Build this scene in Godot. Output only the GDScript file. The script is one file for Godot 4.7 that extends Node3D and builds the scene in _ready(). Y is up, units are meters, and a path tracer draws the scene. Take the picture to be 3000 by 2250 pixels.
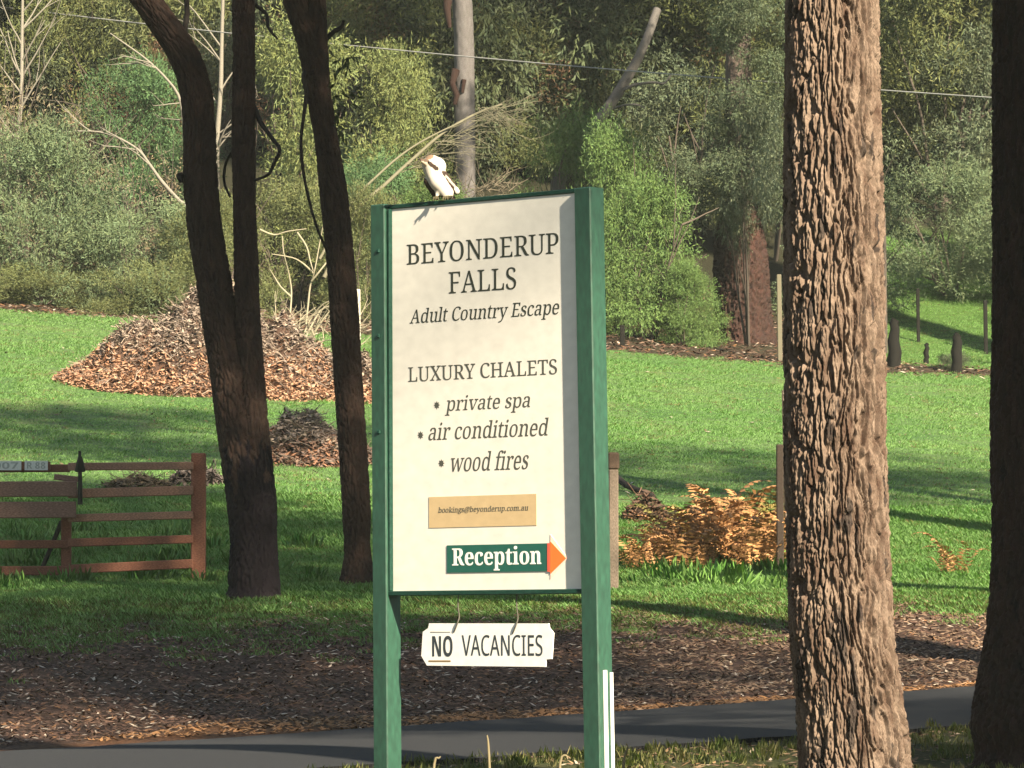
extends Node3D
# A painted timber sign beside a country driveway, a paddock climbing to a bush-covered hillside behind it.
# y is up, metres; the camera stands at the origin, eye 1.6 m above the verge, looking along -z.

const TO_SUN := Vector3(0.474, 0.530, 0.703)
var rng := RandomNumberGenerator.new()
var n_big := FastNoiseLite.new()
var n_mid := FastNoiseLite.new()
var n_cell := FastNoiseLite.new()
var n_warp := FastNoiseLite.new()
var used := {}
var base_tab := PackedFloat32Array()
var tilt_tab := PackedFloat32Array()
const TAB0 := -90.0
const TABS := 0.5

# ------------------------------------------------------------------ bookkeeping
func numbered(called: String) -> String:
	if not used.has(called):
		used[called] = 0
		return called
	used[called] += 1
	return "%s_%03d" % [called, used[called]]

func tag(o: Node, label: String, category: String, group := "", kind := "") -> void:
	if label: o.set_meta("label", label)
	if category: o.set_meta("category", category)
	if group: o.set_meta("group", group)
	if kind: o.set_meta("kind", kind)

func thing(called: String, label: String, category: String, at := Vector3.ZERO, group := "") -> Node3D:
	var o := Node3D.new()
	o.name = numbered(called)
	add_child(o)
	o.position = at
	tag(o, label, category, group)
	return o

func obj(called: String, m: Mesh, mat: Material, parent: Node, at := Vector3.ZERO) -> MeshInstance3D:
	var o := MeshInstance3D.new()
	o.name = numbered(called) if parent == self else called
	o.mesh = m
	o.material_override = mat
	o.position = at
	parent.add_child(o, true)
	return o

func multi(called: String, m: Mesh, mat: Material, parent: Node, xf: Array, cols: PackedColorArray) -> MultiMeshInstance3D:
	var mm := MultiMesh.new()
	mm.transform_format = MultiMesh.TRANSFORM_3D
	mm.use_colors = true
	mm.mesh = m
	mm.instance_count = xf.size()
	for i in xf.size():
		mm.set_instance_transform(i, xf[i])
		mm.set_instance_color(i, cols[i])
	var o := MultiMeshInstance3D.new()
	o.name = numbered(called) if parent == self else called
	o.multimesh = mm
	o.material_override = mat
	parent.add_child(o, true)
	o.set_meta("kind", "stuff")
	return o

# ------------------------------------------------------------------ materials
var tex := {}
func noise_tex(key: String, freq: float, lo: float, hi: float, octaves := 4, as_normal := false, kind := FastNoiseLite.TYPE_SIMPLEX_SMOOTH) -> NoiseTexture2D:
	if tex.has(key): return tex[key]
	var n := FastNoiseLite.new()
	n.noise_type = kind
	n.seed = key.hash() % 1000
	n.frequency = freq
	n.fractal_octaves = octaves
	var t := NoiseTexture2D.new()
	t.width = 512
	t.height = 512
	t.seamless = true
	t.noise = n
	if as_normal:
		t.as_normal_map = true
		t.bump_strength = 6.0
	else:
		var g := Gradient.new()
		g.set_color(0, Color(lo, lo, lo))
		g.set_color(1, Color(hi, hi, hi))
		t.color_ramp = g
	tex[key] = t
	return t

func lin(r: float, g: float, b: float) -> Color:
	return Color(r, g, b).linear_to_srgb()

func mat(c: Color, rough := 0.85, grain := "", scale := Vector3.ONE, vertex := false) -> StandardMaterial3D:
	var m := StandardMaterial3D.new()
	m.albedo_color = c
	m.roughness = rough
	m.metallic_specular = 0.3
	m.vertex_color_use_as_albedo = vertex
	if grain:
		m.albedo_texture = tex[grain]
		m.uv1_triplanar = true
		m.uv1_world_triplanar = true
		m.uv1_scale = scale
	return m

func leaf_mat(c: Color, back := 0.35, rough := 0.6) -> StandardMaterial3D:
	var m := mat(c, rough, "", Vector3.ONE, true)
	m.cull_mode = BaseMaterial3D.CULL_DISABLED
	m.backlight_enabled = true
	m.backlight = Color(c.r * back * 1.1, c.g * back * 1.3, c.b * back * 0.6)
	return m

# ------------------------------------------------------------------ mesh helpers
func array_mesh(v: PackedVector3Array, n: PackedVector3Array, c: PackedColorArray, idx: PackedInt32Array) -> ArrayMesh:
	var a := []
	a.resize(Mesh.ARRAY_MAX)
	a[Mesh.ARRAY_VERTEX] = v
	a[Mesh.ARRAY_NORMAL] = n
	if c.size(): a[Mesh.ARRAY_COLOR] = c
	a[Mesh.ARRAY_INDEX] = idx
	var m := ArrayMesh.new()
	m.add_surface_from_arrays(Mesh.PRIMITIVE_TRIANGLES, a)
	return m

# a box with chamfered edges, centred
func block(size: Vector3, bevel := 0.004) -> ArrayMesh:
	var st := SurfaceTool.new()
	st.begin(Mesh.PRIMITIVE_TRIANGLES)
	add_block(st, Transform3D(), size, bevel)
	st.generate_normals()
	return st.commit()

func quad(st: SurfaceTool, a: Vector3, b: Vector3, c: Vector3, d: Vector3, out: Vector3) -> void:
	if (b - a).cross(c - a).dot(out) > 0.0:      # front faces run clockwise
		var t := b; b = d; d = t
	st.set_smooth_group(-1)
	st.add_vertex(a); st.add_vertex(b); st.add_vertex(c)
	st.add_vertex(a); st.add_vertex(c); st.add_vertex(d)

func add_block(st: SurfaceTool, x: Transform3D, size: Vector3, bv: float) -> void:
	var h := size / 2.0
	for ax in 3:
		var u := (ax + 1) % 3
		var w := (ax + 2) % 3
		for s in [-1.0, 1.0]:
			var p := []
			for k in [[-1, -1], [1, -1], [1, 1], [-1, 1]]:
				var q := Vector3.ZERO
				q[ax] = s * h[ax]
				q[u] = k[0] * (h[u] - bv)
				q[w] = k[1] * (h[w] - bv)
				p.append(x * q)
			var o := Vector3.ZERO
			o[ax] = s
			quad(st, p[0], p[1], p[2], p[3], x.basis * o)
			for s2 in [-1.0, 1.0]:      # the bevel between faces ax and u
				var e := []
				for k in [-1, 1]:
					var q1 := Vector3.ZERO
					q1[ax] = s * h[ax]; q1[u] = s2 * (h[u] - bv); q1[w] = k * (h[w] - bv)
					var q2 := Vector3.ZERO
					q2[ax] = s * (h[ax] - bv); q2[u] = s2 * h[u]; q2[w] = k * (h[w] - bv)
					e.append(x * q1); e.append(x * q2)
				var o2 := Vector3.ZERO
				o2[ax] = s; o2[u] = s2
				quad(st, e[0], e[1], e[3], e[2], x.basis * o2)
	for sx in [-1.0, 1.0]:
		for sy in [-1.0, 1.0]:
			for sz in [-1.0, 1.0]:
				var s := Vector3(sx, sy, sz)
				var a := x * (s * Vector3(h.x, h.y - bv, h.z - bv))
				var b := x * (s * Vector3(h.x - bv, h.y, h.z - bv))
				var c := x * (s * Vector3(h.x - bv, h.y - bv, h.z))
				if (b - a).cross(c - a).dot(x.basis * s) > 0.0:
					var t := b; b = c; c = t
				st.add_vertex(a); st.add_vertex(b); st.add_vertex(c)

# tapered tube through points, appended to plain arrays
class Tubes:
	var v := PackedVector3Array()
	var n := PackedVector3Array()
	var idx := PackedInt32Array()
	func add(pts: Array, r0: float, r1: float, sides := 6, wobble := 0.0, rg: RandomNumberGenerator = null) -> void:
		var first := v.size()
		var count := pts.size()
		for i in count:
			var p: Vector3 = pts[i]
			var a: Vector3 = pts[maxi(i - 1, 0)]
			var b: Vector3 = pts[mini(i + 1, count - 1)]
			var t := (b - a).normalized()
			var side := t.cross(Vector3(0.13, 0.21, 0.97) if absf(t.z) < 0.9 else Vector3.UP).normalized()
			var up := side.cross(t)
			var r := lerpf(r0, r1, float(i) / (count - 1))
			for k in sides:
				var ang := TAU * k / sides
				var d := side * cos(ang) + up * sin(ang)
				var rr := r
				if wobble > 0.0: rr *= 1.0 + rg.randf_range(-wobble, wobble)
				v.append(p + d * rr)
				n.append(d)
		for i in count - 1:
			for k in sides:
				var a0 := first + i * sides + k
				var a1 := first + i * sides + (k + 1) % sides
				idx.append_array(PackedInt32Array([a0, a1, a0 + sides, a1, a1 + sides, a0 + sides]))
		var tip := v.size()
		v.append(pts[count - 1]); n.append((pts[count - 1] - pts[count - 2]).normalized())
		for k in sides:
			idx.append_array(PackedInt32Array([first + (count - 1) * sides + k, first + (count - 1) * sides + (k + 1) % sides, tip]))
		var foot := v.size()
		v.append(pts[0]); n.append((pts[0] - pts[1]).normalized())
		for k in sides:
			idx.append_array(PackedInt32Array([first + k, foot, first + (k + 1) % sides]))

func tubes_mesh(t: Tubes) -> ArrayMesh:
	return array_mesh(t.v, t.n, PackedColorArray(), t.idx)

func curve(pts: Array, steps: int) -> Array:
	var out := []
	var n := pts.size()
	for i in n - 1:
		var a: Vector3 = pts[maxi(i - 1, 0)]
		var b: Vector3 = pts[i]
		var c: Vector3 = pts[i + 1]
		var d: Vector3 = pts[mini(i + 2, n - 1)]
		for s in steps:
			out.append(b.cubic_interpolate(c, a, d, float(s) / steps))
	out.append(pts[n - 1])
	return out

# a dead limb that keeps forking
func limb(t: Tubes, from: Vector3, dir: Vector3, length: float, r: float, depth: int, bend := 0.25, forks := 3) -> void:
	var pts := [from]
	var d := dir.normalized()
	var p := from
	for i in 5:
		d = (d + Vector3(rng.randf_range(-1, 1), rng.randf_range(-1, 1), rng.randf_range(-1, 1)) * bend * 0.45).normalized()
		p += d * length / 5.0
		pts.append(p)
	t.add(pts, r, r * 0.35, 5)
	if depth > 0:
		for k in forks:
			var at: Vector3 = pts[rng.randi_range(2, 5)]
			var nd := (d + Vector3(rng.randf_range(-1, 1), rng.randf_range(-0.7, 1), rng.randf_range(-1, 1)) * 0.8).normalized()
			limb(t, at, nd, length * rng.randf_range(0.4, 0.65), r * 0.45, depth - 1, bend, forks)

# a trunk of horizontal rings with fissured bark: rows of [height, centre x, centre z, half width]
func bark_trunk(rows: Array, cols: int, step: float, fine_top: float, relief: float, cell: float, stretch: float, ca: Color, cb: Color, cchar: Color, char_top: float, sd: int, streaks := 0.0) -> ArrayMesh:
	n_cell.seed = sd
	n_warp.seed = sd + 7
	var ys := PackedFloat32Array()
	var y: float = rows[0][0]
	var last: float = rows[rows.size() - 1][0]
	while y < last:
		ys.append(y)
		y += step if y < fine_top else step * 6.0
	ys.append(last)
	var nr := ys.size()
	var v := PackedVector3Array()
	var c := PackedColorArray()
	v.resize(nr * cols)
	c.resize(nr * cols)
	var seg := 0
	for i in nr:
		y = ys[i]
		while seg < rows.size() - 2 and y > rows[seg + 1][0]: seg += 1
		var r0: Array = rows[maxi(seg - 1, 0)]
		var r1: Array = rows[seg]
		var r2: Array = rows[seg + 1]
		var r3: Array = rows[mini(seg + 2, rows.size() - 1)]
		var w: float = (y - r1[0]) / (r2[0] - r1[0])
		var q := []
		for k in [1, 2, 3]:
			q.append(cubic_interpolate_in_time(r1[k], r2[k], r0[k], r3[k], w, r2[0] - r1[0], minf(r0[0] - r1[0], -0.001), maxf(r3[0] - r1[0], r2[0] - r1[0] + 0.001)))
		var cx: float = q[0]
		var cz: float = q[1]
		var rr: float = q[2]
		for k in cols:
			var a := TAU * k / cols
			var px := cos(a)
			var pz := sin(a)
			var wob := n_mid.get_noise_3d(px * 1.3 + sd, y * 0.5, pz * 1.3) * 0.09 * rr
			var X := px * rr
			var Z := pz * rr
			var wx := n_warp.get_noise_3d(X * 7.0, y * 2.2, Z * 7.0) * cell * 1.3
			var e := n_cell.get_noise_3d((X + wx) / cell, y / (cell * stretch), (Z - wx) / cell) + 1.0
			var e2 := n_cell.get_noise_3d((X + wx) / cell * 2.3 + 31.0, y / (cell * stretch) * 2.1, (Z - wx) / cell * 2.3) + 1.0
			var plate := smoothstep(0.05, 0.24, e) * 0.8 + smoothstep(0.03, 0.3, e2) * 0.2
			var rough := n_warp.get_noise_3d(X * 70.0, y * 26.0, Z * 70.0)
			var disp := relief * (plate - 0.6) + rough * relief * 0.26
			v[i * cols + k] = Vector3(cx + px * (rr + wob + disp), y, cz + pz * (rr + wob + disp))
			# weathered grey flakes and red-brown bark in patches, black char where fire has run
			var g := clampf(0.5 + n_warp.get_noise_3d(X * 14.0 + 5.0, y * 4.0, Z * 14.0) * 0.9 + n_mid.get_noise_3d(X * 3.0, y * 0.8, Z * 3.0) * 0.5, 0.0, 1.0)
			var col := ca.lerp(cb, g)
			var ch := n_warp.get_noise_3d(X * 5.0, y * 1.6 + 40.0, Z * 5.0) * 0.5 + n_warp.get_noise_3d(X * 22.0, y * 6.0, Z * 22.0) * 0.2
			if char_top > 0.0 and y + ch * 1.3 < char_top: col = cchar
			if streaks > 0.0 and n_warp.get_noise_3d(X * 10.0 + 70.0, y * 1.9, Z * 10.0) > 1.0 - streaks: col = cchar.lerp(col, 0.25)
			c[i * cols + k] = col
	var n := PackedVector3Array()
	n.resize(nr * cols)
	var idx := PackedInt32Array()
	idx.resize((nr - 1) * cols * 6)
	var o := 0
	for i in nr:
		for k in cols:
			var l := v[i * cols + (k + cols - 1) % cols]
			var r := v[i * cols + (k + 1) % cols]
			var d := v[maxi(i - 1, 0) * cols + k]
			var u := v[mini(i + 1, nr - 1) * cols + k]
			n[i * cols + k] = (u - d).cross(r - l).normalized()
			if i < nr - 1:
				var a0 := i * cols + k
				var a1 := i * cols + (k + 1) % cols
				idx[o] = a0; idx[o + 1] = a1; idx[o + 2] = a0 + cols
				idx[o + 3] = a1; idx[o + 4] = a1 + cols; idx[o + 5] = a0 + cols
				o += 6
	return array_mesh(v, n, c, idx)

# ------------------------------------------------------------------ foliage
func ball() -> Vector3:
	var z := rng.randf_range(-1, 1)
	var a := rng.randf() * TAU
	var r := sqrt(1.0 - z * z)
	return Vector3(r * cos(a), z, r * sin(a))

# lobes: [centre, radii]; sprigs of narrow leaves spread through their shells
func foliage(lobes: Array, sprigs: int, per: int, sprig_len: float, ll: float, lw: float, lift: float, droop: float, sd: int, shell := 0.55) -> ArrayMesh:
	rng.seed = sd
	var total := sprigs * per
	var v := PackedVector3Array()
	var n := PackedVector3Array()
	var c := PackedColorArray()
	var idx := PackedInt32Array()
	v.resize(total * 4); n.resize(total * 4); c.resize(total * 4); idx.resize(total * 6)
	var weights := PackedFloat32Array()
	var age := PackedFloat32Array()
	var sum := 0.0
	for l in lobes:
		var q: Vector3 = l[1]
		sum += q.x * q.y + q.y * q.z
		weights.append(sum)
		age.append(rng.randf_range(-0.2, 0.12))
	var o := 0
	for s in sprigs:
		var pick := rng.randf() * sum
		var li := 0
		while weights[li] < pick: li += 1
		var dir := ball()
		var r := lerpf(shell, 1.06, sqrt(rng.randf()))
		var pos: Vector3 = lobes[li][0] + dir * lobes[li][1] * r
		var sd_dir := (dir * 0.8 + Vector3(0, lift, 0) + ball() * 0.55).normalized()
		var tone := rng.randf_range(0.62, 0.9) + age[li]
		var warm := rng.randf_range(-0.06, 0.08)
		for j in per:
			var p0 := pos + sd_dir * (sprig_len * (float(j) / per - 0.35))
			var ld := (sd_dir * 0.7 + ball() * 0.75 + Vector3(0, -droop, 0)).normalized()
			var side := ld.cross(ball()).normalized()
			var k := rng.randf_range(0.7, 1.25)
			var mid := p0 + ld * ll * k * 0.45
			var f := ld.cross(side)
			v[o] = p0
			v[o + 1] = mid + side * lw * 0.5 + f * lw * 0.15
			v[o + 2] = p0 + ld * ll * k
			v[o + 3] = mid - side * lw * 0.5 + f * lw * 0.15
			var t := clampf(tone + rng.randf_range(-0.1, 0.1), 0.0, 1.0)
			var col := Color(clampf(t + warm, 0, 1), t, clampf(t - warm, 0, 1))
			for q in 4:
				n[o + q] = f
				c[o + q] = col
			var b := o / 4 * 6
			idx[b] = o; idx[b + 1] = o + 1; idx[b + 2] = o + 2
			idx[b + 3] = o; idx[b + 4] = o + 2; idx[b + 5] = o + 3
			o += 4
	return array_mesh(v, n, c, idx)

# a dome of lobes of the given width, height and depth standing on y = 0
func dome(w: float, h: float, d: float, count: int, size: float, sd: int, low := 0.12) -> Array:
	rng.seed = sd
	var out := []
	for i in count:
		var a := rng.randf() * TAU
		var r := sqrt(rng.randf())
		var y := rng.randf_range(low, 1.0)
		var k := sqrt(maxf(0.05, 1.0 - pow(maxf(0.0, y - 0.25) / 0.8, 2.0))) * 0.5
		var s := size * rng.randf_range(0.65, 1.3)
		out.append([Vector3(cos(a) * r * w * k, y * h * 0.88, sin(a) * r * d * k), Vector3(s, s * rng.randf_range(0.6, 0.95), s)])
	return out

func stems(h: float, w: float, count: int, r: float, sd: int) -> ArrayMesh:
	rng.seed = sd
	var t := Tubes.new()
	for i in count:
		var a := rng.randf() * TAU
		var top := Vector3(cos(a) * w * rng.randf_range(0.1, 0.45), h * rng.randf_range(0.55, 0.9), sin(a) * w * rng.randf_range(0.1, 0.45))
		limb(t, Vector3(cos(a) * 0.08, -0.15, sin(a) * 0.08), top, top.length(), r, 1, 0.22, 3)
	return tubes_mesh(t)

# ------------------------------------------------------------------ land
func make_tables() -> void:
	var k := [[-90.0, 0.0, 0.0], [0.0, 0.0, 0.0], [15.0, 0.02, 0.01], [20.0, 0.1, 0.02], [24.0, 0.3, 0.035], [28.0, 0.57, 0.045], [32.0, 0.647, 0.048], [34.0, 0.80, 0.04], [39.0, 1.39, 0.01], [44.0, 1.74, 0.0], [58.0, 3.33, -0.03], [68.0, 4.49, -0.055], [85.0, 6.4, -0.072], [92.0, 7.4, -0.06], [110.0, 13.5, -0.03], [150.0, 30.0, 0.0], [300.0, 85.0, 0.0]]
	var d := TAB0
	var s := 0
	while d <= 300.0:
		while s < k.size() - 2 and d > k[s + 1][0]: s += 1
		var a: Array = k[maxi(s - 1, 0)]
		var b: Array = k[s]
		var c: Array = k[s + 1]
		var e: Array = k[mini(s + 2, k.size() - 1)]
		var w: float = (d - b[0]) / (c[0] - b[0])
		base_tab.append(cubic_interpolate_in_time(b[1], c[1], a[1], e[1], w, c[0] - b[0], minf(a[0] - b[0], -0.001), maxf(e[0] - b[0], c[0] - b[0] + 0.001)))
		tilt_tab.append(lerpf(b[2], c[2], w))
		d += TABS

func road_mid(x: float) -> float:      # distance of the driveway's centre line
	return 30.0 + 0.26 * x

func land(x: float, z: float) -> float:
	var f := clampf((-z - TAB0) / TABS, 0.0, base_tab.size() - 2.0)
	var i := int(f)
	var w := f - i
	var h := lerpf(base_tab[i], base_tab[i + 1], w) + lerpf(tilt_tab[i], tilt_tab[i + 1], w) * clampf(x, -16.0, 16.0)
	var off := absf(-z - road_mid(x) + 0.22)
	var bump := 0.05 * n_big.get_noise_2d(x * 9.0, z * 9.0) + 0.02 * n_mid.get_noise_2d(x * 2.0, z * 2.0)
	if -z > 95.0: bump += n_big.get_noise_2d(x * 2.0, z * 2.0) * minf(1.5, (-z - 95.0) * 0.1)
	return h + bump * smoothstep(2.2, 3.4, off)

func on_land(x: float, d: float, sink := 0.0) -> Vector3:
	return Vector3(x, land(x, -d) - sink, -d)

# edge of the leaf litter beyond the road, distance
func litter_end(x: float) -> float:
	return 38.6 + 0.18 * x + n_big.get_noise_2d(x * 12.0, 3.0) * 1.6 + n_mid.get_noise_2d(x * 2.5, 9.0) * 0.8

func paddock_end(x: float) -> float:
	return 85.5 + n_big.get_noise_2d(x * 7.0, 55.0) * 1.6

func ground_lines(a: float, b: float, fine_a: float, fine_b: float, fine: float) -> PackedFloat32Array:
	var out := PackedFloat32Array()
	var p := fine_a
	var s := fine
	var left := []
	while p > a:
		s *= 1.25
		p -= s
		left.append(p)
	left.reverse()
	for q in left: out.append(q)
	p = fine_a
	while p < fine_b:
		out.append(p)
		p += fine
	s = fine
	while p < b:
		out.append(p)
		s *= 1.25
		p += s
	out.append(p)
	return out

func build_ground() -> void:
	var xs := ground_lines(-150.0, 150.0, -11.0, 11.0, 0.16)
	var ds := ground_lines(-80.0, 290.0, 24.0, 96.0, 0.2)
	var nx := xs.size()
	var nd := ds.size()
	var v := PackedVector3Array()
	var n := PackedVector3Array()
	var c := PackedColorArray()
	var idx := PackedInt32Array()
	v.resize(nx * nd); n.resize(nx * nd); c.resize(nx * nd); idx.resize((nx - 1) * (nd - 1) * 6)
	for j in nd:
		for i in nx:
			v[j * nx + i] = Vector3(xs[i], land(xs[i], -ds[j]), -ds[j])
	var grass := Color(0.115, 0.225, 0.065)
	var soil := Color(0.11, 0.065, 0.046)
	var o := 0
	for j in nd:
		for i in nx:
			var p := j * nx + i
			var l := v[j * nx + maxi(i - 1, 0)]
			var r := v[j * nx + mini(i + 1, nx - 1)]
			var f := v[maxi(j - 1, 0) * nx + i]
			var b := v[mini(j + 1, nd - 1) * nx + i]
			n[p] = (r - l).cross(b - f).normalized()
			var x := xs[i]
			var d := ds[j]
			var rel := d - road_mid(x)
			var k := n_mid.get_noise_2d(x * 3.0, d * 3.0) * 0.5 + n_warp.get_noise_2d(x * 6.0, d * 6.0) * 0.5
			var col := grass
			if rel < 0.0:
				col = Color(0.09, 0.075, 0.03).lerp(Color(0.05, 0.08, 0.02), clampf(0.5 + k, 0, 1))
			elif d < litter_end(x) + k * 0.8:
				col = soil.lerp(Color(0.07, 0.043, 0.032), clampf(0.5 + k * 1.3, 0, 1))
				if rel < 3.1 + n_big.get_noise_2d(x * 14.0, 80.0) * 1.4 + k * 0.8: col = Color(0.135, 0.062, 0.026).lerp(Color(0.07, 0.04, 0.024), clampf(0.45 + k * 1.6, 0, 1))
				if rel < 2.2 + k * 0.25: col = Color(0.20, 0.12, 0.07)
			elif d > paddock_end(x) + k:
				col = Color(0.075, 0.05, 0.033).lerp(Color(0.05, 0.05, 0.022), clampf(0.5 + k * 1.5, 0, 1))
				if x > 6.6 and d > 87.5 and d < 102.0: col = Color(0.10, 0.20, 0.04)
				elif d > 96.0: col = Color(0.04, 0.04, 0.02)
			else:
				col = grass.lerp(Color(0.155, 0.25, 0.085), clampf(0.5 + k * 1.4, 0, 1))
				var clover := n_big.get_noise_2d(x * 22.0 + 300.0, d * 9.0) + 0.5 * n_mid.get_noise_2d(x * 4.0, d * 2.0 + 70.0)
				if clover > 0.28: col = col.lerp(Color(0.075, 0.185, 0.045), 0.6)
				elif clover < -0.34: col = col.lerp(Color(0.20, 0.24, 0.09), 0.6)
			c[p] = col
			if i < nx - 1 and j < nd - 1:
				idx[o] = p; idx[o + 1] = p + nx; idx[o + 2] = p + 1
				idx[o + 3] = p + 1; idx[o + 4] = p + nx; idx[o + 5] = p + nx + 1
				o += 6
	var m := mat(Color.WHITE, 0.95, "ground", Vector3.ONE * 0.9, true)
	m.heightmap_enabled = true
	m.heightmap_texture = tex["ground"]
	m.heightmap_scale = 2.0
	var g := obj("ground", array_mesh(v, n, c, idx), m, self)
	tag(g, "", "", "", "structure")

func build_road() -> void:
	var xs := ground_lines(-90.0, 90.0, -7.0, 7.0, 0.2)
	var across := 14
	var v := PackedVector3Array()
	var n := PackedVector3Array()
	var c := PackedColorArray()
	var idx := PackedInt32Array()
	var wd := across + 3
	for i in xs.size():
		var x := xs[i]
		for k in wd:
			var t := clampf((k - 1.0) / across, 0.0, 1.0)
			var jit := n_mid.get_noise_2d(x * 5.0, t * 90.0) * 0.12 if t == 0.0 or t == 1.0 else 0.0
			var d := road_mid(x) - 2.45 + 4.45 * t + jit
			var y := land(x, -d) + 0.03 + 0.02 * (1.0 - pow(2.0 * t - 1.0, 2.0))
			if k == 0 or k == wd - 1: y -= 0.12
			v.append(Vector3(x, y, -d))
			n.append(Vector3.UP)
			c.append(Color.WHITE)
			if i < xs.size() - 1 and k < wd - 1:
				var p := i * wd + k
				idx.append_array(PackedInt32Array([p, p + 1, p + wd, p + 1, p + wd + 1, p + wd]))
	var m := mat(lin(0.034, 0.037, 0.042), 0.85, "asphalt", Vector3.ONE * 1.4)
	m.heightmap_enabled = true
	m.heightmap_texture = tex["asphalt"]
	m.heightmap_scale = 0.6
	tag(obj("road", array_mesh(v, n, PackedColorArray(), idx), m, self), "", "", "", "structure")

func blade_tuft(count: int, spread: float, h: float, w: float, sd: int, lean := 0.5) -> ArrayMesh:
	rng.seed = sd
	var v := PackedVector3Array()
	var n := PackedVector3Array()
	var c := PackedColorArray()
	var idx := PackedInt32Array()
	for i in count:
		var a := rng.randf() * TAU
		var p := Vector3(cos(a), 0, sin(a)) * spread * sqrt(rng.randf())
		var b := rng.randf() * TAU
		var side := Vector3(cos(b), 0, sin(b))
		var up := Vector3(rng.randf_range(-1, 1) * lean, 1.0, rng.randf_range(-1, 1) * lean) * h * rng.randf_range(0.5, 1.1)
		var f := side.cross(up).normalized()
		if f.y < 0.0:
			side = -side
			f = -f
		var o := v.size()
		v.append(p - side * w * 0.5 - Vector3(0, 0.01, 0)); v.append(p + side * w * 0.5 - Vector3(0, 0.01, 0))
		v.append(p + up * 0.6 + side * w * 0.4); v.append(p + up + f * h * 0.25)
		var t := rng.randf_range(0.6, 1.0)
		for q in 4:
			n.append((f + Vector3.UP * 0.5).normalized())
			c.append(Color(t, t, t))
		idx.append_array(PackedInt32Array([o, o + 2, o + 1, o, o + 3, o + 2]))
	return array_mesh(v, n, c, idx)

func leaf_chip(l: float, w: float) -> ArrayMesh:
	var v := PackedVector3Array([Vector3(-l / 2, 0, 0), Vector3(-l * 0.1, w * 0.12, w / 2), Vector3(l * 0.05, w * 0.45, 0), Vector3(-l * 0.1, w * 0.12, -w / 2), Vector3(l / 2, w * 0.5, 0.1 * w)])
	var idx := PackedInt32Array([0, 2, 1, 0, 3, 2, 1, 2, 4, 2, 3, 4])
	var n := PackedVector3Array()
	for i in 5: n.append(Vector3.UP)
	return array_mesh(v, n, PackedColorArray(), idx)

func spin(scale: float, tilt: float) -> Basis:
	return Basis.from_euler(Vector3(rng.randf_range(-tilt, tilt), rng.randf() * TAU, rng.randf_range(-tilt, tilt))) * scale

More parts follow.
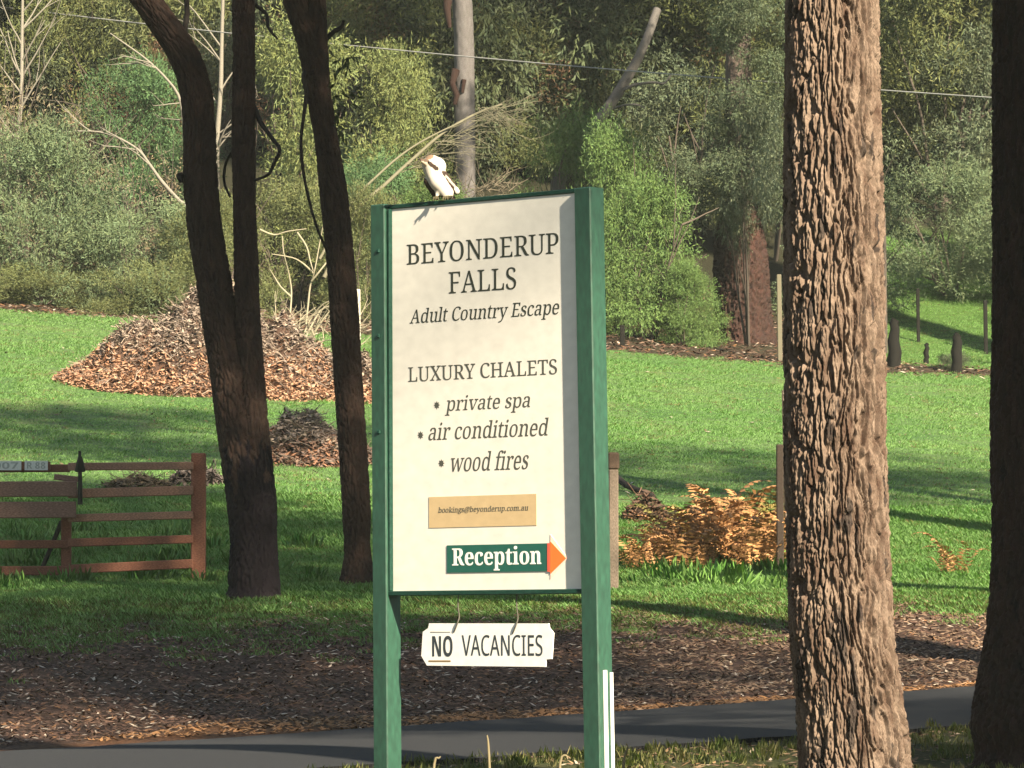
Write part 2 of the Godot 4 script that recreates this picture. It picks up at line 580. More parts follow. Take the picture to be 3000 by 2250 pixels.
func build_cover() -> void:
	# short grass
	rng.seed = 11
	var near := blade_tuft(20, 0.13, 0.042, 0.008, 21, 1.5)
	var far := blade_tuft(26, 0.22, 0.024, 0.010, 22, 2.2)
	var gm := leaf_mat(Color.WHITE, 0.6, 0.65)
	for zone in [[35.0, 53.0, 58000, near], [52.5, 101.0, 50000, far]]:
		rng.seed = int(zone[0])
		var xf := []
		var cols := PackedColorArray()
		while xf.size() < zone[2]:
			var d := sqrt(lerpf(zone[0] * zone[0], zone[1] * zone[1], rng.randf()))
			var x := rng.randf_range(-1, 1) * (d * 0.124 + 3.6)
			var k := n_mid.get_noise_2d(x * 3.0, d * 3.0)
			if d < litter_end(x) + k * 1.2 - rng.randf() * rng.randf() * 2.2: continue
			if d > paddock_end(x) + k and not (x > 6.6 and d > 87.5): continue
			var s := rng.randf_range(0.6, 1.15) * (1.0 + 0.45 * n_big.get_noise_2d(x * 11.0, d * 11.0))
			xf.append(Transform3D(spin(s, 0.12), on_land(x, d)))
			var g := clampf(0.5 + 0.7 * n_big.get_noise_2d(x * 6.0, d * 6.0 + 40.0) + rng.randf_range(-0.3, 0.3), 0, 1)
			var col := Color(0.15, 0.31, 0.085).lerp(Color(0.225, 0.37, 0.125), g)
			if rng.randf() < 0.05: col = Color(0.20, 0.18, 0.07)
			if d < litter_end(x) + 2.5 and rng.randf() < 0.35: col = Color(0.12, 0.13, 0.04)
			cols.append(col)
		var o := multi("paddock_grass", zone[3], gm, self, xf, cols)
		tag(o, "short green paddock grass on the nearer slope behind the trees" if zone[0] < 40 else "bright green paddock grass on the upper slope below the bush", "grass", "", "stuff")
	# verge grass in front of the driveway
	rng.seed = 5
	var xf := []
	var cols := PackedColorArray()
	var verge := blade_tuft(12, 0.07, 0.09, 0.006, 23, 0.7)
	for i in 15000:
		var d := rng.randf_range(18.0, 28.6)
		var x := rng.randf_range(-4.2, 4.2)
		if d > road_mid(x) - 2.4: continue
		var k := n_mid.get_noise_2d(x * 4.0, d * 4.0)
		if k < rng.randf_range(-0.3, 0.5): continue
		xf.append(Transform3D(spin(rng.randf_range(0.35, 0.9), 0.3), on_land(x, d)))
		cols.append(Color(0.10, 0.16, 0.035).lerp(Color(0.28, 0.24, 0.11), rng.randf() * rng.randf() + (0.35 if k < 0.2 else 0.1)))
	tag(multi("verge_grass", verge, gm, self, xf, cols), "patchy yellow green grass on the verge in front of the driveway", "grass", "", "stuff")
	# fallen leaves and bark on the bank beyond the driveway, the verge and the paddock's far edge
	var chip := leaf_chip(0.065, 0.024)
	var cm := mat(Color.WHITE, 0.8, "", Vector3.ONE, true)
	for zone in [["bank", 32.0, 42.0, 44000], ["verge", 18.0, 28.6, 9000], ["edge", 84.5, 97.0, 14000], ["lawn", 40.0, 85.0, 2600]]:
		rng.seed = int(zone[1]) * 3
		xf = []
		cols = PackedColorArray()
		while xf.size() < zone[3]:
			var d := rng.randf_range(zone[1], zone[2])
			var x := rng.randf_range(-1, 1) * (d * 0.124 + 2.4)
			var rel := d - road_mid(x)
			if absf(rel + 0.22) < (2.07 + 0.12 * rng.randf()): continue
			var sc := rng.randf_range(0.5, 1.3)
			if zone[0] == "bank":
				if rel < 0.0 or d > litter_end(x) + 2.0 * rng.randf() * rng.randf() + 0.3: continue
			elif zone[0] == "verge":
				if rel > 0.0 or n_mid.get_noise_2d(x * 4.0, d * 4.0) > rng.randf_range(-0.3, 0.6): continue
			elif zone[0] == "lawn":
				if n_mid.get_noise_2d(x * 1.5, d * 1.5 + 20.0) < rng.randf_range(-0.5, 0.4): continue
				sc *= 1.25
			else:
				if d < paddock_end(x) - rng.randf() or (x > 6.6 and d > 88.0): continue
				sc *= 2.2
			xf.append(Transform3D(spin(sc, 0.3), on_land(x, d) + Vector3(0, 0.008, 0)))
			var col := Color(0.135, 0.078, 0.053).lerp(Color(0.082, 0.049, 0.036), rng.randf())
			var q := rng.randf()
			if q < 0.035: col = Color(0.25, 0.17, 0.12)
			elif q < 0.13: col = Color(0.20, 0.105, 0.05)
			elif q < 0.212: col = Color(0.45, 0.38, 0.30)
			if zone[0] == "bank" and rel < 3.1 + n_big.get_noise_2d(x * 14.0, 80.0) * 1.4: col = col.lerp(Color(0.30, 0.155, 0.06), 0.6)
			if zone[0] == "bank" and x > 0.6 and rel > 3.0 and rng.randf() < 0.55: col = Color(0.26, 0.18, 0.12) * rng.randf_range(0.6, 1.0)
			if zone[0] == "verge": col = col.lerp(Color(0.30, 0.22, 0.12), rng.randf() * 0.7)
			cols.append(col)
		var names := {"bank": "brown fallen leaves and bark covering the bank beyond the driveway", "verge": "dry leaves scattered on the verge in front of the driveway", "edge": "brown leaf litter along the far edge of the paddock", "lawn": "few fallen leaves scattered over the paddock grass"}
		tag(multi("leaf_litter", chip, cm, self, xf, cols), names[zone[0]], "leaf litter", "", "stuff")

# ------------------------------------------------------------------ the sign
func extrude(poly: PackedVector2Array, z0: float, z1: float) -> ArrayMesh:
	var st := SurfaceTool.new()
	st.begin(Mesh.PRIMITIVE_TRIANGLES)
	st.set_smooth_group(-1)
	var tri := Geometry2D.triangulate_polygon(poly)
	for side in [[z1, Vector3.BACK], [z0, Vector3.FORWARD]]:
		for i in range(0, tri.size(), 3):
			var p := []
			for k in 3: p.append(Vector3(poly[tri[i + k]].x, poly[tri[i + k]].y, side[0]))
			if (p[1] - p[0]).cross(p[2] - p[0]).dot(side[1]) > 0.0: p.reverse()
			for q in p: st.add_vertex(q)
	var mid := Vector2.ZERO
	for q in poly: mid += q / poly.size()
	for i in poly.size():
		var a := poly[i]
		var b := poly[(i + 1) % poly.size()]
		var e := (b - a).orthogonal()
		if e.dot(a - mid) < 0.0: e = -e
		quad(st, Vector3(a.x, a.y, z0), Vector3(b.x, b.y, z0), Vector3(b.x, b.y, z1), Vector3(a.x, a.y, z1), Vector3(e.x, e.y, 0))
	st.generate_normals()
	return st.commit()

func face(family: String, italic := false, weight := 400) -> SystemFont:
	var f := SystemFont.new()
	f.font_names = PackedStringArray([family])
	f.font_italic = italic
	f.font_weight = weight
	return f

# text fitted between its lower left and upper right corners
func lettering(parent: Node, text: String, font: Font, lo: Vector2, hi: Vector2, z: float, m: Material, off := Vector3.ZERO, shear := 0.0) -> void:
	var t := TextMesh.new()
	t.text = text
	t.font = font
	t.font_size = 96
	t.pixel_size = 0.001
	t.depth = 0.0016
	t.curve_step = 1.0
	var b := t.get_aabb()
	var o := obj("lettering", t, m, parent)
	var sx := (hi.x - lo.x) / b.size.x
	var sy := (hi.y - lo.y) / b.size.y
	var slope := Vector3(shear, 1, 0)
	o.transform = Transform3D(Basis(Vector3(sx, 0, 0), slope * sy, Vector3(0, 0, 1)), Vector3(lo.x - b.position.x * sx, lo.y - b.position.y * sy, z) + off - Vector3(shear * b.position.y * sy, 0, 0))

func build_sign() -> void:
	var T := Transform3D(Vector3(0.7636, 0.0088, 0.6456), Vector3(-0.0045, 1, -0.0084), Vector3(-0.6457, 0.0035, 0.7636), Vector3(-0.1445, 2.5063, -20))
	var up := 2.4
	var lift := Vector3(0, up, 0)
	var paint := mat(lin(0.022, 0.088, 0.054), 0.55, "paint", Vector3(3.0, 0.8, 3.0))
	paint.metallic_specular = 0.5
	paint.heightmap_enabled = true
	paint.heightmap_texture = tex["paint"]
	paint.heightmap_scale = 0.15
	var dark_paint := mat(lin(0.014, 0.06, 0.042), 0.5, "paint", Vector3(3.0, 3.0, 3.0))
	var cream := mat(lin(0.74, 0.72, 0.65), 0.5, "faint", Vector3.ONE * 2.3)
	var ink := mat(lin(0.060, 0.070, 0.055), 0.7, "ink", Vector3.ONE * 14.0)
	var faded := mat(lin(0.12, 0.125, 0.105), 0.7, "ink", Vector3.ONE * 14.0)
	var white := mat(lin(0.82, 0.82, 0.78), 0.45, "faint", Vector3.ONE * 3.0)
	var s := thing("roadside_sign", "tall cream sign board between two green timber posts", "sign")
	s.transform = T.translated_local(-lift)
	var lp := obj("post", block(Vector3(0.09, 3.66, 0.102), 0.005), paint, s, lift + Vector3(-0.6, -0.91, -0.018))
	lp.rotation.z = 0.004
	var rp := obj("post", block(Vector3(0.095, 3.66, 0.102), 0.005), paint, s, lift + Vector3(0.663, -0.915, -0.018))
	rp.rotation.z = 0.0155
	var panel := obj("panel", block(Vector3(1.155, 1.794, 0.018), 0.002), cream, s, lift + Vector3(0.024, 0, -0.009))
	obj("top_rail", block(Vector3(1.2, 0.02, 0.085), 0.003), dark_paint, s, lift + Vector3(0.022, 0.906, -0.036))
	obj("bottom_rail", block(Vector3(1.165, 0.022, 0.075), 0.003), dark_paint, s, lift + Vector3(0.03, -0.906, -0.015))
	obj("side_rail", block(Vector3(0.014, 1.79, 0.03), 0.003), dark_paint, s, lift + Vector3(-0.549, 0, 0.006))
	var serif := face("Droid Serif")
	var slant := face("Droid Serif", true)
	var sans := face("Droid Sans")
	lettering(panel, "BEYONDERUP", serif, Vector2(-0.4504, 0.627), Vector2(0.4701, 0.7237), 0.0092, ink, Vector3(-0.024, 0, 0))
	lettering(panel, "FALLS", serif, Vector2(-0.1903, 0.4781), Vector2(0.2175, 0.5807), 0.0092, ink, Vector3(-0.024, 0, 0))
	lettering(panel, "Adult Country Escape", slant, Vector2(-0.4381, 0.3306), Vector2(0.4621, 0.4204), 0.0092, ink, Vector3(-0.024, 0, 0), 0.2)
	lettering(panel, "LUXURY CHALETS", serif, Vector2(-0.4437, 0.0788), Vector2(0.4578, 0.1487), 0.0092, faded, Vector3(-0.024, 0, 0))
	lettering(panel, "private spa", slant, Vector2(-0.2169, -0.086), Vector2(0.2915, 0.0047), 0.0092, faded, Vector3(-0.024, 0, 0), 0.2)
	lettering(panel, "air conditioned", slant, Vector2(-0.3214, -0.1983), Vector2(0.3992, -0.1161), 0.0092, faded, Vector3(-0.024, 0, 0), 0.2)
	lettering(panel, "wood fires", slant, Vector2(-0.1925, -0.3481), Vector2(0.2791, -0.2564), 0.0092, faded, Vector3(-0.024, 0, 0), 0.2)
	for q in [Vector2(-0.2672, -0.0354), Vector2(-0.3685, -0.1713), Vector2(-0.2403, -0.3061)]:
		var poly := PackedVector2Array()
		for k in 16: poly.append(q - Vector2(0.024, 0) + Vector2.from_angle(TAU * k / 16.0) * (0.019 if k % 2 == 0 else 0.011))
		obj("bullet", extrude(poly, 0.0085, 0.010), faded, panel)
	# sticker with the address
	var tan_m := mat(lin(0.56, 0.42, 0.235), 0.5, "faint", Vector3.ONE * 3.0)
	var q0 := Vector2(-0.3176, -0.6043)
	var q1 := Vector2(0.3335, -0.4608)
	var st := obj("sticker", extrude(PackedVector2Array([q0, Vector2(q1.x, q0.y), q1, Vector2(q0.x, q1.y)]), -0.001, 0.0018), tan_m, s, lift)
	lettering(st, "bookings@beyonderup.com.au", slant, Vector2(-0.2619, -0.5429), Vector2(0.2822, -0.5095), 0.002, faded, Vector3.ZERO, 0.2)
	# arrow plate
	q0 = Vector2(-0.2067, -0.8132)
	q1 = Vector2(0.4083, -0.6867)
	var plate_m := mat(lin(0.018, 0.105, 0.080), 0.4, "faint", Vector3.ONE * 3.0)
	var pl := obj("arrow_plate", extrude(PackedVector2Array([q0, Vector2(q1.x, q0.y), q1, Vector2(q0.x, q1.y)]), -0.001, 0.003), plate_m, s, lift)
	lettering(pl, "Reception", face("Droid Serif", false, 700), Vector2(-0.1744, -0.8063), Vector2(0.361, -0.6957), 0.0034, white)
	var red := mat(lin(0.62, 0.10, 0.06), 0.4)
	var orange := mat(lin(0.78, 0.17, 0.035), 0.4)
	var pale := mat(lin(0.80, 0.62, 0.52), 0.4)
	obj("red_band", extrude(PackedVector2Array([Vector2(0.3972, -0.8157), Vector2(0.4125, -0.8159), Vector2(0.4133, -0.6865), Vector2(0.3981, -0.6863)]), 0.001, 0.0045), red, pl)
	obj("arrow_border", extrude(PackedVector2Array([Vector2(0.4138, -0.8493), Vector2(0.5148, -0.7569), Vector2(0.4151, -0.6469)]), -0.001, 0.0022), pale, pl)
	obj("arrow_head", extrude(PackedVector2Array([Vector2(0.414, -0.8259), Vector2(0.5072, -0.7568), Vector2(0.4149, -0.6777)]), 0.001, 0.004), orange, pl)
	# two white conduits clipped to the outer face of the right post
	for c in [[-0.006, 0.011, 0.0], [-0.054, 0.009, 0.01]]:
		var t := Tubes.new()
		t.add([Vector3(0, -1.9, 0), Vector3(0, -0.9, 0), Vector3(0, -0.42 - c[2], 0)], c[1], c[1], 10)
		var pipe := obj("conduit", tubes_mesh(t), white, s, lift + Vector3(0.687 + 0.016 + c[1], -0.84, c[0]))
		pipe.rotation.z = 0.0155
		tag(pipe, "slim white conduit on the outer face of the right post", "")
	for y in [-0.5, -0.9, -1.35]:
		obj("bolt_head", block(Vector3(0.02, 0.02, 0.012), 0.004), dark_paint, s, lift + Vector3(-0.6, y + 1.2, 0.034))

	# the small plate that hangs below it
	var hang := Vector2(-0.1423, -1.0705)
	var v := thing("vacancy_plate", "small white plate reading no vacancies hanging under the cream board", "sign")
	var drop := Vector3(0, -1.12, 0.004)
	v.transform = T.translated_local(drop)
	var poly := PackedVector2Array([Vector2(-0.3169, -1.0458), Vector2(0.4038, -1.0496), Vector2(0.4072, -1.069), Vector2(0.4319, -1.0925), Vector2(0.4215, -1.2096), Vector2(0.3875, -1.2123), Vector2(0.3838, -1.2457), Vector2(-0.3315, -1.2411), Vector2(-0.3657, -1.1966), Vector2(-0.356, -1.0851), Vector2(-0.3225, -1.0681)])
	var bd := obj("plate", extrude(poly, -0.006, 0.0), white, v, -drop + Vector3(0, 0, 0.004))
	var pen := mat(lin(0.06, 0.075, 0.085), 0.7, "ink", Vector3.ONE * 20.0)
	lettering(bd, "NO", face("Droid Sans", false, 700), Vector2(-0.2971, -1.2), Vector2(-0.1726, -1.1038), 0.0002, pen)
	lettering(bd, "VACANCIES", sans, Vector2(-0.1157, -1.1965), Vector2(0.3673, -1.1007), 0.0002, pen)
	obj("rule", extrude(PackedVector2Array([Vector2(-0.308, -1.0891), Vector2(-0.1852, -1.088), Vector2(-0.1852, -1.0853), Vector2(-0.308, -1.0843)]), -0.0005, 0.001), mat(lin(0.25, 0.24, 0.22)), bd)
	obj("rule", extrude(PackedVector2Array([Vector2(-0.32, -1.224), Vector2(-0.185, -1.2238), Vector2(-0.1849, -1.217), Vector2(-0.32, -1.2171)]), -0.0005, 0.001), mat(lin(0.22, 0.14, 0.05)), bd)
	var steel := mat(lin(0.08, 0.075, 0.06), 0.5)
	for h in [[Vector2(-0.1391, -0.9175), Vector2(-0.1542, -1.0749)], [Vector2(0.2145, -0.9205), Vector2(0.1996, -1.0832)]]:
		var t := Tubes.new()
		var a: Vector2 = h[0]
		var b: Vector2 = h[1]
		t.add(curve([Vector3(a.x, a.y + 0.02, 0.0), Vector3(a.x, a.y - 0.05, 0.004), Vector3(a.x + 0.004, b.y + 0.06, 0.0), Vector3(a.x + 0.002, b.y + 0.03, 0.010), Vector3(b.x, b.y, 0.008), Vector3(b.x - 0.01, b.y - 0.012, 0.004)], 4), 0.0035, 0.0035, 6)
		obj("hook", tubes_mesh(t), steel, v, -drop)

# ------------------------------------------------------------------ the kookaburra
var caps := []
func bird_field(p: Vector3) -> float:
	var d := 1.0
	for c in caps:
		var pa: Vector3 = p - c[0]
		var ba: Vector3 = c[1] - c[0]
		var h := clampf(pa.dot(ba) / ba.length_squared(), 0.0, 1.0)
		var q: Vector3 = (pa - ba * h) / c[4]
		var e: float = (q.length() - lerpf(c[2], c[3], h))
		var k: float = c[5]
		var m := maxf(k - absf(d - e), 0.0) / k
		d = minf(d, e) - m * m * k * 0.25
	return d

func seg_dist(p: Vector3, a: Vector3, b: Vector3) -> float:
	var h := clampf((p - a).dot(b - a) / (b - a).length_squared(), 0.0, 1.0)
	return (p - a - (b - a) * h).length()

func build_bird() -> void:
	var one := Vector3.ONE
	caps = [
		[Vector3(0.006, 0.026, 0.0), Vector3(-0.034, 0.078, 0.004), 0.031, 0.036, one, 0.02],        # belly, breast
		[Vector3(-0.034, 0.078, 0.004), Vector3(-0.064, 0.122, 0.004), 0.036, 0.032, one, 0.02],      # neck
		[Vector3(-0.070, 0.158, 0.010), Vector3(-0.034, 0.150, -0.008), 0.038, 0.037, one, 0.02],     # head
		[Vector3(-0.064, 0.180, 0.004), Vector3(-0.040, 0.164, -0.008), 0.026, 0.030, one, 0.02],     # flat crown
		[Vector3(-0.086, 0.168, 0.034), Vector3(-0.112, 0.178, 0.088), 0.018, 0.004, Vector3(1, 0.9, 1), 0.006],  # upper bill
		[Vector3(-0.086, 0.158, 0.033), Vector3(-0.109, 0.170, 0.080), 0.014, 0.004, Vector3(1, 0.8, 1), 0.005],  # lower bill
		[Vector3(-0.012, 0.112, -0.008), Vector3(0.052, 0.036, -0.012), 0.023, 0.015, one, 0.006],     # left wing
		[Vector3(-0.082, 0.086, -0.008), Vector3(-0.042, 0.012, -0.012), 0.021, 0.016, one, 0.006],     # right wing
		[Vector3(0.01, 0.03, -0.03), Vector3(0.055, -0.075, -0.085), 0.024, 0.020, Vector3(1, 1, 1), 0.02],  # tail behind the board
		[Vector3(-0.036, 0.030, 0.010), Vector3(-0.042, 0.004, 0.014), 0.010, 0.007, one, 0.012],      # legs
		[Vector3(0.006, 0.016, 0.012), Vector3(0.002, 0.004, 0.016), 0.010, 0.007, one, 0.012]]
	for f in [-0.042, 0.002]:
		for k in [-0.010, 0.0, 0.010]:
			caps.append([Vector3(f, 0.005, 0.012), Vector3(f + k, 0.004, 0.030), 0.005, 0.0045, one, 0.003])
			caps.append([Vector3(f + k, 0.004, 0.030), Vector3(f + k * 1.2, -0.010, 0.035), 0.0045, 0.003, one, 0.003])
	var cell := 0.0045
	var lo := Vector3(-0.156, -0.108, -0.122)
	var dim := Vector3i(56, 76, 50)
	var val := PackedFloat32Array()
	val.resize(dim.x * dim.y * dim.z)
	for k in dim.z:
		for j in dim.y:
			for i in dim.x:
				val[(k * dim.y + j) * dim.x + i] = bird_field(lo + Vector3(i, j, k) * cell)
	var where := {}
	var v := PackedVector3Array()
	var n := PackedVector3Array()
	var c := PackedColorArray()
	var idx := PackedInt32Array()
	var step := [1, dim.x, dim.x * dim.y]
	for k in dim.z - 1:
		for j in dim.y - 1:
			for i in dim.x - 1:
				var b := (k * dim.y + j) * dim.x + i
				var neg := 0
				for q in 8:
					if val[b + (q & 1) + (q >> 1 & 1) * dim.x + (q >> 2) * dim.x * dim.y] < 0.0: neg += 1
				if neg == 0 or neg == 8: continue
				var acc := Vector3.ZERO
				var cnt := 0
				for ax in 3:
					for q in 4:
						var o := Vector3i.ZERO
						o[(ax + 1) % 3] = q & 1
						o[(ax + 2) % 3] = q >> 1
						var a: int = b + o.x + o.y * dim.x + o.z * dim.x * dim.y
						var va := val[a]
						var vb := val[a + step[ax]]
						if (va < 0.0) != (vb < 0.0):
							var p := Vector3(o)
							p[ax] = va / (va - vb)
							acc += p
							cnt += 1
				where[b] = v.size()
				v.append(lo + (Vector3(i, j, k) + acc / cnt) * cell)
	for b in where:
		for ax in 3:
			var va := val[b]
			var vb := val[b + step[ax]]
			if (va < 0.0) == (vb < 0.0): continue
			var s1: int = step[(ax + 1) % 3]
			var s2: int = step[(ax + 2) % 3]
			if not (where.has(b - s1) and where.has(b - s2) and where.has(b - s1 - s2)): continue
			var q := [where[b], where[b - s1], where[b - s1 - s2], where[b - s2]]
			if va < 0.0: q.reverse()
			idx.append_array(PackedInt32Array([q[0], q[1], q[2], q[0], q[2], q[3]]))
	var white := Color(0.62, 0.58, 0.50)
	var brown := Color(0.05, 0.034, 0.024)
	for p in v:
		var e := 0.002
		n.append(Vector3(bird_field(p + Vector3(e, 0, 0)) - bird_field(p - Vector3(e, 0, 0)), bird_field(p + Vector3(0, e, 0)) - bird_field(p - Vector3(0, e, 0)), bird_field(p + Vector3(0, 0, e)) - bird_field(p - Vector3(0, 0, e))).normalized())
		var col := white
		var flat := Vector3(p.x, p.y, 0)
		var wing := minf(seg_dist(p, caps[6][0], caps[6][1]) - 0.018, seg_dist(p, caps[7][0], caps[7][1]) - 0.0175)
		var body := minf(seg_dist(p, caps[0][0], caps[0][1]) - 0.034, seg_dist(p, caps[1][0], caps[1][1]) - 0.034)
		if p.y < 0.13 and (wing < body or p.z < -0.016):
			col = brown
			if seg_dist(flat, Vector3(0.004, 0.106, 0), Vector3(0.050, 0.052, 0)) < 0.005: col = Color(0.40, 0.36, 0.30)
			if seg_dist(flat, Vector3(0.054, 0.046, 0), Vector3(0.056, 0.036, 0)) < 0.011: col = white
		if p.y > 0.13:
			if seg_dist(flat, Vector3(-0.088, 0.178, 0), Vector3(-0.040, 0.138, 0)) < 0.009 + 0.08 * maxf(0.0, p.x + 0.062): col = brown
			if seg_dist(flat, Vector3(-0.078, 0.192, 0), Vector3(-0.066, 0.196, 0)) < 0.014: col = Color(0.22, 0.15, 0.10)
			if seg_dist(p, caps[4][0], caps[4][1]) < 0.0195 and p.z > 0.046: col = Color(0.12, 0.085, 0.06) if p.y > 0.165 + 0.12 * (p.z - 0.04) else Color(0.62, 0.52, 0.40)
		if p.y < 0.014 and p.y > -0.02 and p.z > -0.01: col = Color(0.10, 0.09, 0.05)
		if p.y < -0.01 and p.z < -0.02: col = Color(0.20, 0.10, 0.05) if int(floor(p.y * 90.0)) % 2 == 0 else brown
		c.append(col)
	var k := thing("kookaburra", "white and brown kookaburra perched on the top rail of the sign", "bird", Vector3(-0.3099, 3.4272, -20.165))
	obj("body", array_mesh(v, n, c, idx), mat(Color.WHITE, 0.8, "feather", Vector3.ONE * 9.0, true), k)
	var ball_m := SphereMesh.new()
	ball_m.radius = 0.006
	ball_m.height = 0.012
	obj("eye", ball_m, mat(Color(0.02, 0.015, 0.01), 0.12), k, Vector3(-0.074, 0.166, 0.049))
	k.rotation.y = -0.05

# ------------------------------------------------------------------ trees close by
func crown_on(t: Node3D, m: Mesh, material: Material, spots: Array) -> void:
	for s in spots:
		var o := obj("crown", m, material, t, s[0])
		o.scale = Vector3.ONE * s[1]
		o.rotation.y = s[2]

func twig(t: Node3D, m: Material, pts: Array, r0: float, r1: float, sides := 6, wobble := 0.0, rg: RandomNumberGenerator = null) -> void:
	var tb := Tubes.new()
	tb.add(pts, r0, r1, sides, wobble, rg)
	obj("branch", tubes_mesh(tb), m, t)

func near_trees() -> void:
	n_cell.noise_type = FastNoiseLite.TYPE_CELLULAR
	n_cell.frequency = 1.0
	n_cell.fractal_type = FastNoiseLite.FRACTAL_NONE
	n_cell.cellular_return_type = FastNoiseLite.RETURN_DISTANCE2_SUB
	n_cell.cellular_jitter = 1.0
	var bark := mat(Color.WHITE, 0.9, "grain", Vector3(6.0, 2.0, 6.0), true)
	bark.heightmap_enabled = true
	bark.heightmap_texture = tex["grain"]
	bark.heightmap_scale = 0.5
	var ca := Color(0.11, 0.07, 0.049)
	var cb := Color(0.28, 0.21, 0.158)
	var char_c := Color(0.020, 0.018, 0.019)
	var leaves := leaf_mat(lin(0.075, 0.10, 0.05))
	var canopy := foliage(dome(5.0, 3.2, 5.0, 15, 0.95, 301, 0.0), 1100, 6, 0.5, 0.17, 0.05, 0.0, 0.6, 302, 0.3)
	var branch_m := mat(lin(0.07, 0.05, 0.04), 0.9)
	var dead_m := mat(lin(0.017, 0.014, 0.012), 0.9)

	# the big sunlit tree to the right of the sign
	var g := land(1.8893, -24.0)
	var t := thing("gum_tree", "thick sunlit trunk with deeply furrowed brown bark beside the driveway", "tree", Vector3(1.8893, g, -24))
	var rows := [[-0.3, 0.06, 0.0, 0.52], [0.0, 0.03, 0.0, 0.42], [0.18, 0.01, 0.0, 0.35]]
	for r in [[1659, 1842, 118], [1600, 1838, 114], [1500, 1829, 109], [1400, 1818, 106], [1200, 1809, 103], [1000, 1803, 102], [800, 1802, 102], [600, 1802, 101], [400, 1801, 100], [200, 1800, 97], [0, 1800, 95]]:
		rows.append([1.6 + (1280.0 - r[0]) * 24.0 / 9400.0 - g, (r[1] - 1845.0) * 24.0 / 9400.0, 0.0, r[2] * 24.0 / 9400.0])
	rows.append([7.0, -0.15, 0.05, 0.22])
	rows.append([10.5, -0.3, 0.15, 0.12])
	obj("trunk", bark_trunk(rows, 500, 0.0085, 5.1, 0.040, 0.034, 11.0, ca, cb, char_c, 0.0, 3, 0.62), bark, t)
	var tb := Tubes.new()
	rng.seed = 31
	for b in [[Vector3(-0.15, 6.6, 0), Vector3(2.6, 2.2, 1.0)], [Vector3(-0.2, 7.6, 0), Vector3(-2.2, 2.4, 0.5)], [Vector3(-0.25, 8.6, 0.1), Vector3(0.6, 2.4, 2.0)], [Vector3(-0.25, 8.2, 0.1), Vector3(0.4, 2.4, -2.2)]]:
		limb(tb, b[0], b[1], 3.2, 0.09, 1, 0.3, 3)
	obj("branches", tubes_mesh(tb), branch_m, t)
	crown_on(t, canopy, leaves, [[Vector3(2.6, 7.6, 0.8), 1.0, 0.3], [Vector3(-2.2, 8.6, 0.4), 0.95, 1.2], [Vector3(0.4, 9.6, 2.2), 1.0, 2.4], [Vector3(0.2, 9.4, -2.0), 1.0, 4.0], [Vector3(3.6, 8.6, -1.2), 0.9, 5.0], [Vector3(2.0, 9.6, -2.6), 1.0, 3.0]])

	# the dark trunk cut by the right edge of the frame
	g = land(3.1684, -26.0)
	t = thing("gum_tree", "dark trunk at the right edge, nearest the camera, its bark darkened to look shaded", "tree", Vector3(3.1684, g, -26))
	rows = [[-0.3, 0.05, 0.0, 0.62], [-0.06, 0.04, 0.0, 0.53]]
	for r in [[1659, 2264, 176], [1560, 2260, 164], [1460, 2254, 142], [1360, 2248, 118], [1200, 2246, 102], [960, 2244, 103], [600, 2248, 99], [400, 2247, 98], [0, 2247, 96]]:
		rows.append([1.6 + (1280.0 - r[0]) * 26.0 / 9400.0 - g, (r[1] - 2250.0) * 26.0 / 9400.0, 0.0, r[2] * 26.0 / 9400.0])
	rows.append([7.0, 0.0, 0.1, 0.2])
	rows.append([10.0, 0.2, 0.3, 0.1])
	obj("trunk", bark_trunk(rows, 240, 0.010, 5.0, 0.03, 0.038, 6.0, Color(0.055, 0.032, 0.026), Color(0.028, 0.020, 0.018), Color(0.018, 0.015, 0.015), 0.0, 8, 0.5), bark, t)  # dark brown bark taken darker so the trunk looks shaded
	tb = Tubes.new()
	for b in [[Vector3(0, 6.8, 0), Vector3(2.4, 2.4, -0.6)], [Vector3(0.05, 7.6, 0), Vector3(1.0, 2.4, 2.0)]]:
		limb(tb, b[0], b[1], 3.0, 0.08, 1, 0.3, 3)
	obj("branches", tubes_mesh(tb), branch_m, t)
	crown_on(t, canopy, leaves, [[Vector3(2.6, 8.0, -0.6), 1.0, 0.9], [Vector3(1.2, 9.0, 1.8), 0.9, 2.2], [Vector3(3.6, 9.6, -2.4), 1.0, 3.3]])

	# the twin-stemmed tree left of the sign
	var dk := Color(0.068, 0.042, 0.031)
	var dk2 := Color(0.038, 0.025, 0.020)
	g = land(-2.4283, -41.0)
	t = thing("gum_tree", "dark twin-stemmed tree with a blackened base and a bent left stem", "tree", Vector3(-2.4283, g, -41))
	rows = [[-0.3, 0.0, 0.0, 0.42], [-0.05, 0.0, 0.0, 0.34]]
	for r in [[1280, 550, 58], [1240, 549, 54], [1180, 549, 50], [1100, 543, 50], [1000, 526, 47], [900, 509, 44], [800, 494, 41], [720, 479, 39], [600, 460, 38], [480, 440, 37], [380, 431, 36], [260, 427, 34], [200, 421, 34], [165, 413, 34], [120, 396, 36], [70, 366, 37], [0, 316, 36]]:
		rows.append([1.6 + (1280.0 - r[0]) * 41.0 / 9400.0 - g, (r[1] - 550.0) * 41.0 / 9400.0, 0.0, r[2] * 41.0 / 9400.0])
	rows.append([7.4, -1.9, 0.2, 0.13])
	rows.append([9.5, -2.6, 0.4, 0.09])
	var trunk := obj("trunk", bark_trunk(rows, 130, 0.015, 6.2, 0.022, 0.04, 5.0, dk, dk2, Color(0.012, 0.011, 0.012), 1.25, 15, 0.3), bark, t)
	rows = []
